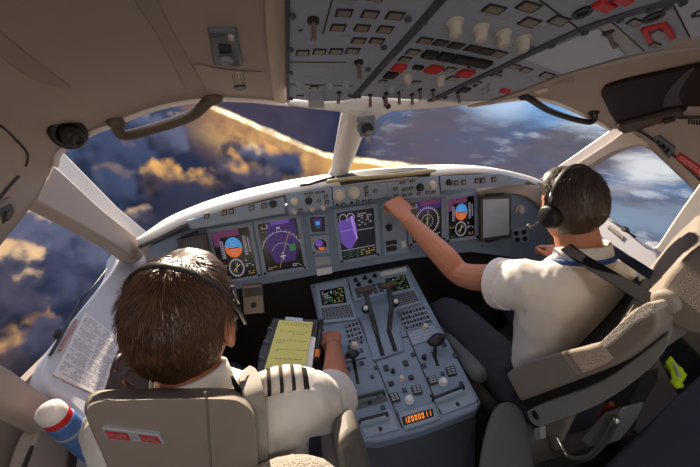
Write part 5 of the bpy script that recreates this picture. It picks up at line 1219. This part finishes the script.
    glow(505,106,7,3.5,col(190,212,238),.8); glow(592,116,5,3,col(214,226,240),.8); glow(560,108,6,3,col(120,176,228),.7); glow(648,166,5,3,col(225,226,230),.9); glow(640,218,12,3,col(140,160,182),.7); glow(615,188,7,1.2,col(170,166,172),.7); glow(470,140,12,5,col(92,98,122),.5)
    c=mix(ss(11,17,mth('ADD',az,mth('MULTIPLY',mth('SUBTRACT',nst,.5),8))),c,r)
    # golden floor below the streak right of the post
    g2=mth('MULTIPLY',mth('MULTIPLY',ss(.6,-.4,dl),ss(-7,-1,dl)),mth('MULTIPLY',ss(2,8,az),ss(34,22,az))); c=mix(g2,c,col(226,170,100))
    # bright silver lining
    st=mth('MULTIPLY',mth('MULTIPLY',ss(.75,.1,mth('ABSOLUTE',dl)),mth('MULTIPLY',ss(-13,-9,az),ss(34,20,az))),mth('ADD',.35,mth('MULTIPLY',ss(.35,.6,nz(D,22,4,.5)),.65)))
    c=mix(st,c,(2.0,1.55,.95,1))
    # ---- cumulus heads, far to near
    def cu(px,py,rp,sh,li,lx=.55,ly=.85,sq=1.0,soft=.20,th=.42):
        nonlocal c
        d=ray(px,py).normalized(); a=math.degrees(atan2(d.x,d.y)); e=math.degrees(math.asin(d.z)); R=rp*.135
        du=mth('DIVIDE',mth('SUBTRACT',az,a),R); dv=mth('DIVIDE',mth('SUBTRACT',el,e),R*sq)
        r2=mth('SQRT',mth('ADD',mth('MULTIPLY',du,du),mth('MULTIPLY',dv,dv))); rr=mth('ADD',r2,turb)
        mk=ss(1.0+soft,1.0-soft,rr)
        lt=mth('ADD',mth('ADD',mth('MULTIPLY',du,lx),mth('MULTIPLY',dv,ly)),mth('ADD',mth('MULTIPLY',turb,.35),mth('MULTIPLY',relief,1.25)))
        shade=mix(ss(-.9,.5,lt),tuple(p*.62 for p in sh[:3])+(1,),tuple(p*1.75+q*.05 for p,q in zip(sh[:3],li[:3]))+(1,)); shade=mix(ss(th,1.05,lt),shade,li)
        c=mix(mk,c,shade)
    slate=col(38,44,66); slate2=col(52,54,74); navy=col(20,24,42); crm=col(236,196,150); gold=col(236,178,106); dim=col(122,104,104); rose=col(150,116,104); grey=col(150,148,156)
    blue=col(44,54,80); blue2=col(58,66,92); dusk=col(50,48,62)
    cu(160,112,20,blue,grey,.2,.9); cu(132,122,18,blue2,grey,.2,.9,1,.2,.5)
    cu(238,152,22,dusk,gold,.6,.7,1,.25,.15); cu(268,158,18,blue2,gold,.7,.5,1,.25,.1)
    cu(288,164,19,blue,dim,.2,.9,1,.38,.6)
    cu(80,150,30,blue2,rose,.6,.7,1,.2,.2); cu(118,160,40,blue,dim,.6,.7,1,.2,.6); cu(170,136,24,blue2,crm,.7,.6,1,.2,.5)
    cu(160,182,34,dusk,gold,.3,.95,.75,.22,.02); cu(200,182,28,col(60,54,60),gold,.3,.95,.75,.22,.02); cu(232,170,24,slate2,gold,.7,.6,.9,.2,.1)
    cu(120,188,26,blue,dim,.4,.8); cu(190,205,40,col(34,38,56),slate2,.2,.9,.8); cu(262,182,26,col(46,46,64),dim,.2,.9,.9)
    cu(250,154,14,blue2,crm,.6,.8,1,.34,.1)
    cu(140,216,17,slate2,crm,.2,.95,.8,.22,-.1)
    cu(52,262,58,blue,crm,.35,.9,1.35,.14,.62); cu(78,250,26,blue2,crm,.6,.7,1.2,.16,.45); cu(30,245,40,blue2,crm,.1,.98,1.2,.14,.5); cu(6,262,20,blue2,col(222,176,130),.4,.9,1,.2,.0)
    cu(10,350,44,dusk,gold,.1,.98,.55,.22,.1); cu(50,335,20,slate2,rose,.3,.8); cu(-40,300,50,slate,crm)
    # unseen sky overhead brightened to light the cabin; glow behind is added fill
    c=mix(ss(14,40,el),c,(1.15,1.2,1.5,1)); c=mix(ss(75,120,mth('ABSOLUTE',az)),c,mix(ss(-50,10,el),(.16,.13,.12,1),(.44,.45,.50,1)))
    bg=N.new('ShaderNodeBackground'); L.new(c,bg.inputs[0]); bg.inputs[1].default_value=WORLD; out=N.new('ShaderNodeOutputWorld'); L.new(bg.outputs[0],out.inputs[0])
    w.cycles.sampling_method='MANUAL'; w.cycles.sample_map_resolution=1024
WORLD=1.0
world()
# ------------------------------------------------------------------ sun and added fill lamp
def sun(az,el,power,colr,ang):
    l=bpy.data.lights.new('sun','SUN'); l.energy=power; l.color=colr; l.angle=rad(ang); o=bpy.data.objects.new('sun',l); COL.objects.link(o)
    d=V((sin(rad(az))*cos(rad(el)),cos(rad(az))*cos(rad(el)),sin(rad(el)))); o.rotation_euler=d.to_track_quat('Z','Y').to_euler(); o.location=d*6; return o
sun(-4,23,10.0,(1,.84,.64),1.0)
def fill_lamp(x,y,z,p,c,r=.09,label=None):
    m=M(); m.lathe((x,y,z),(0,0,-1),[(0,r*1.15),(.012,r*1.15),(.016,r),(.008,r*.9)],24); build(m,'fill_lamp_ring',framew,None,label,'lamp')
    l=bpy.data.lights.new('fill_lamp','AREA'); l.shape='DISK'; l.size=r*2; l.energy=p; l.color=c; o=bpy.data.objects.new('fill_lamp',l); COL.objects.link(o); o.location=(x,y,z-.02)
fill_lamp(-.15,-.45,1.94,5,(1,.92,.84),label='round fill lamp added in the rear ceiling, unseen')  # unseen lamp and ring added behind the camera as warm fill
# ------------------------------------------------------------------ camera
cd=bpy.data.cameras.new('camera'); co=bpy.data.objects.new('camera',cd); COL.objects.link(co)
cd.sensor_fit='HORIZONTAL'; cd.sensor_width=36; cd.lens=36*FPX/700; cd.clip_start=.01; cd.clip_end=500
def w3(c): return AX*0+V((AX.dot(c),AY.dot(c),AZ.dot(c)))
r_=w3(V((1,0,0))); u_=w3(V((0,-1,0))); b_=w3(V((0,0,-1)))
mw=Matrix(((r_.x,u_.x,b_.x,CAM.x),(r_.y,u_.y,b_.y,CAM.y),(r_.z,u_.z,b_.z,CAM.z),(0,0,0,1))); co.matrix_world=mw
SC.camera=co
vs=SC.view_settings; vs.view_transform='Standard'; vs.look='None'; vs.exposure=0.12; vs.gamma=1; vs.use_curve_mapping=False
SC.cycles.max_bounces=8; SC.cycles.transparent_max_bounces=8
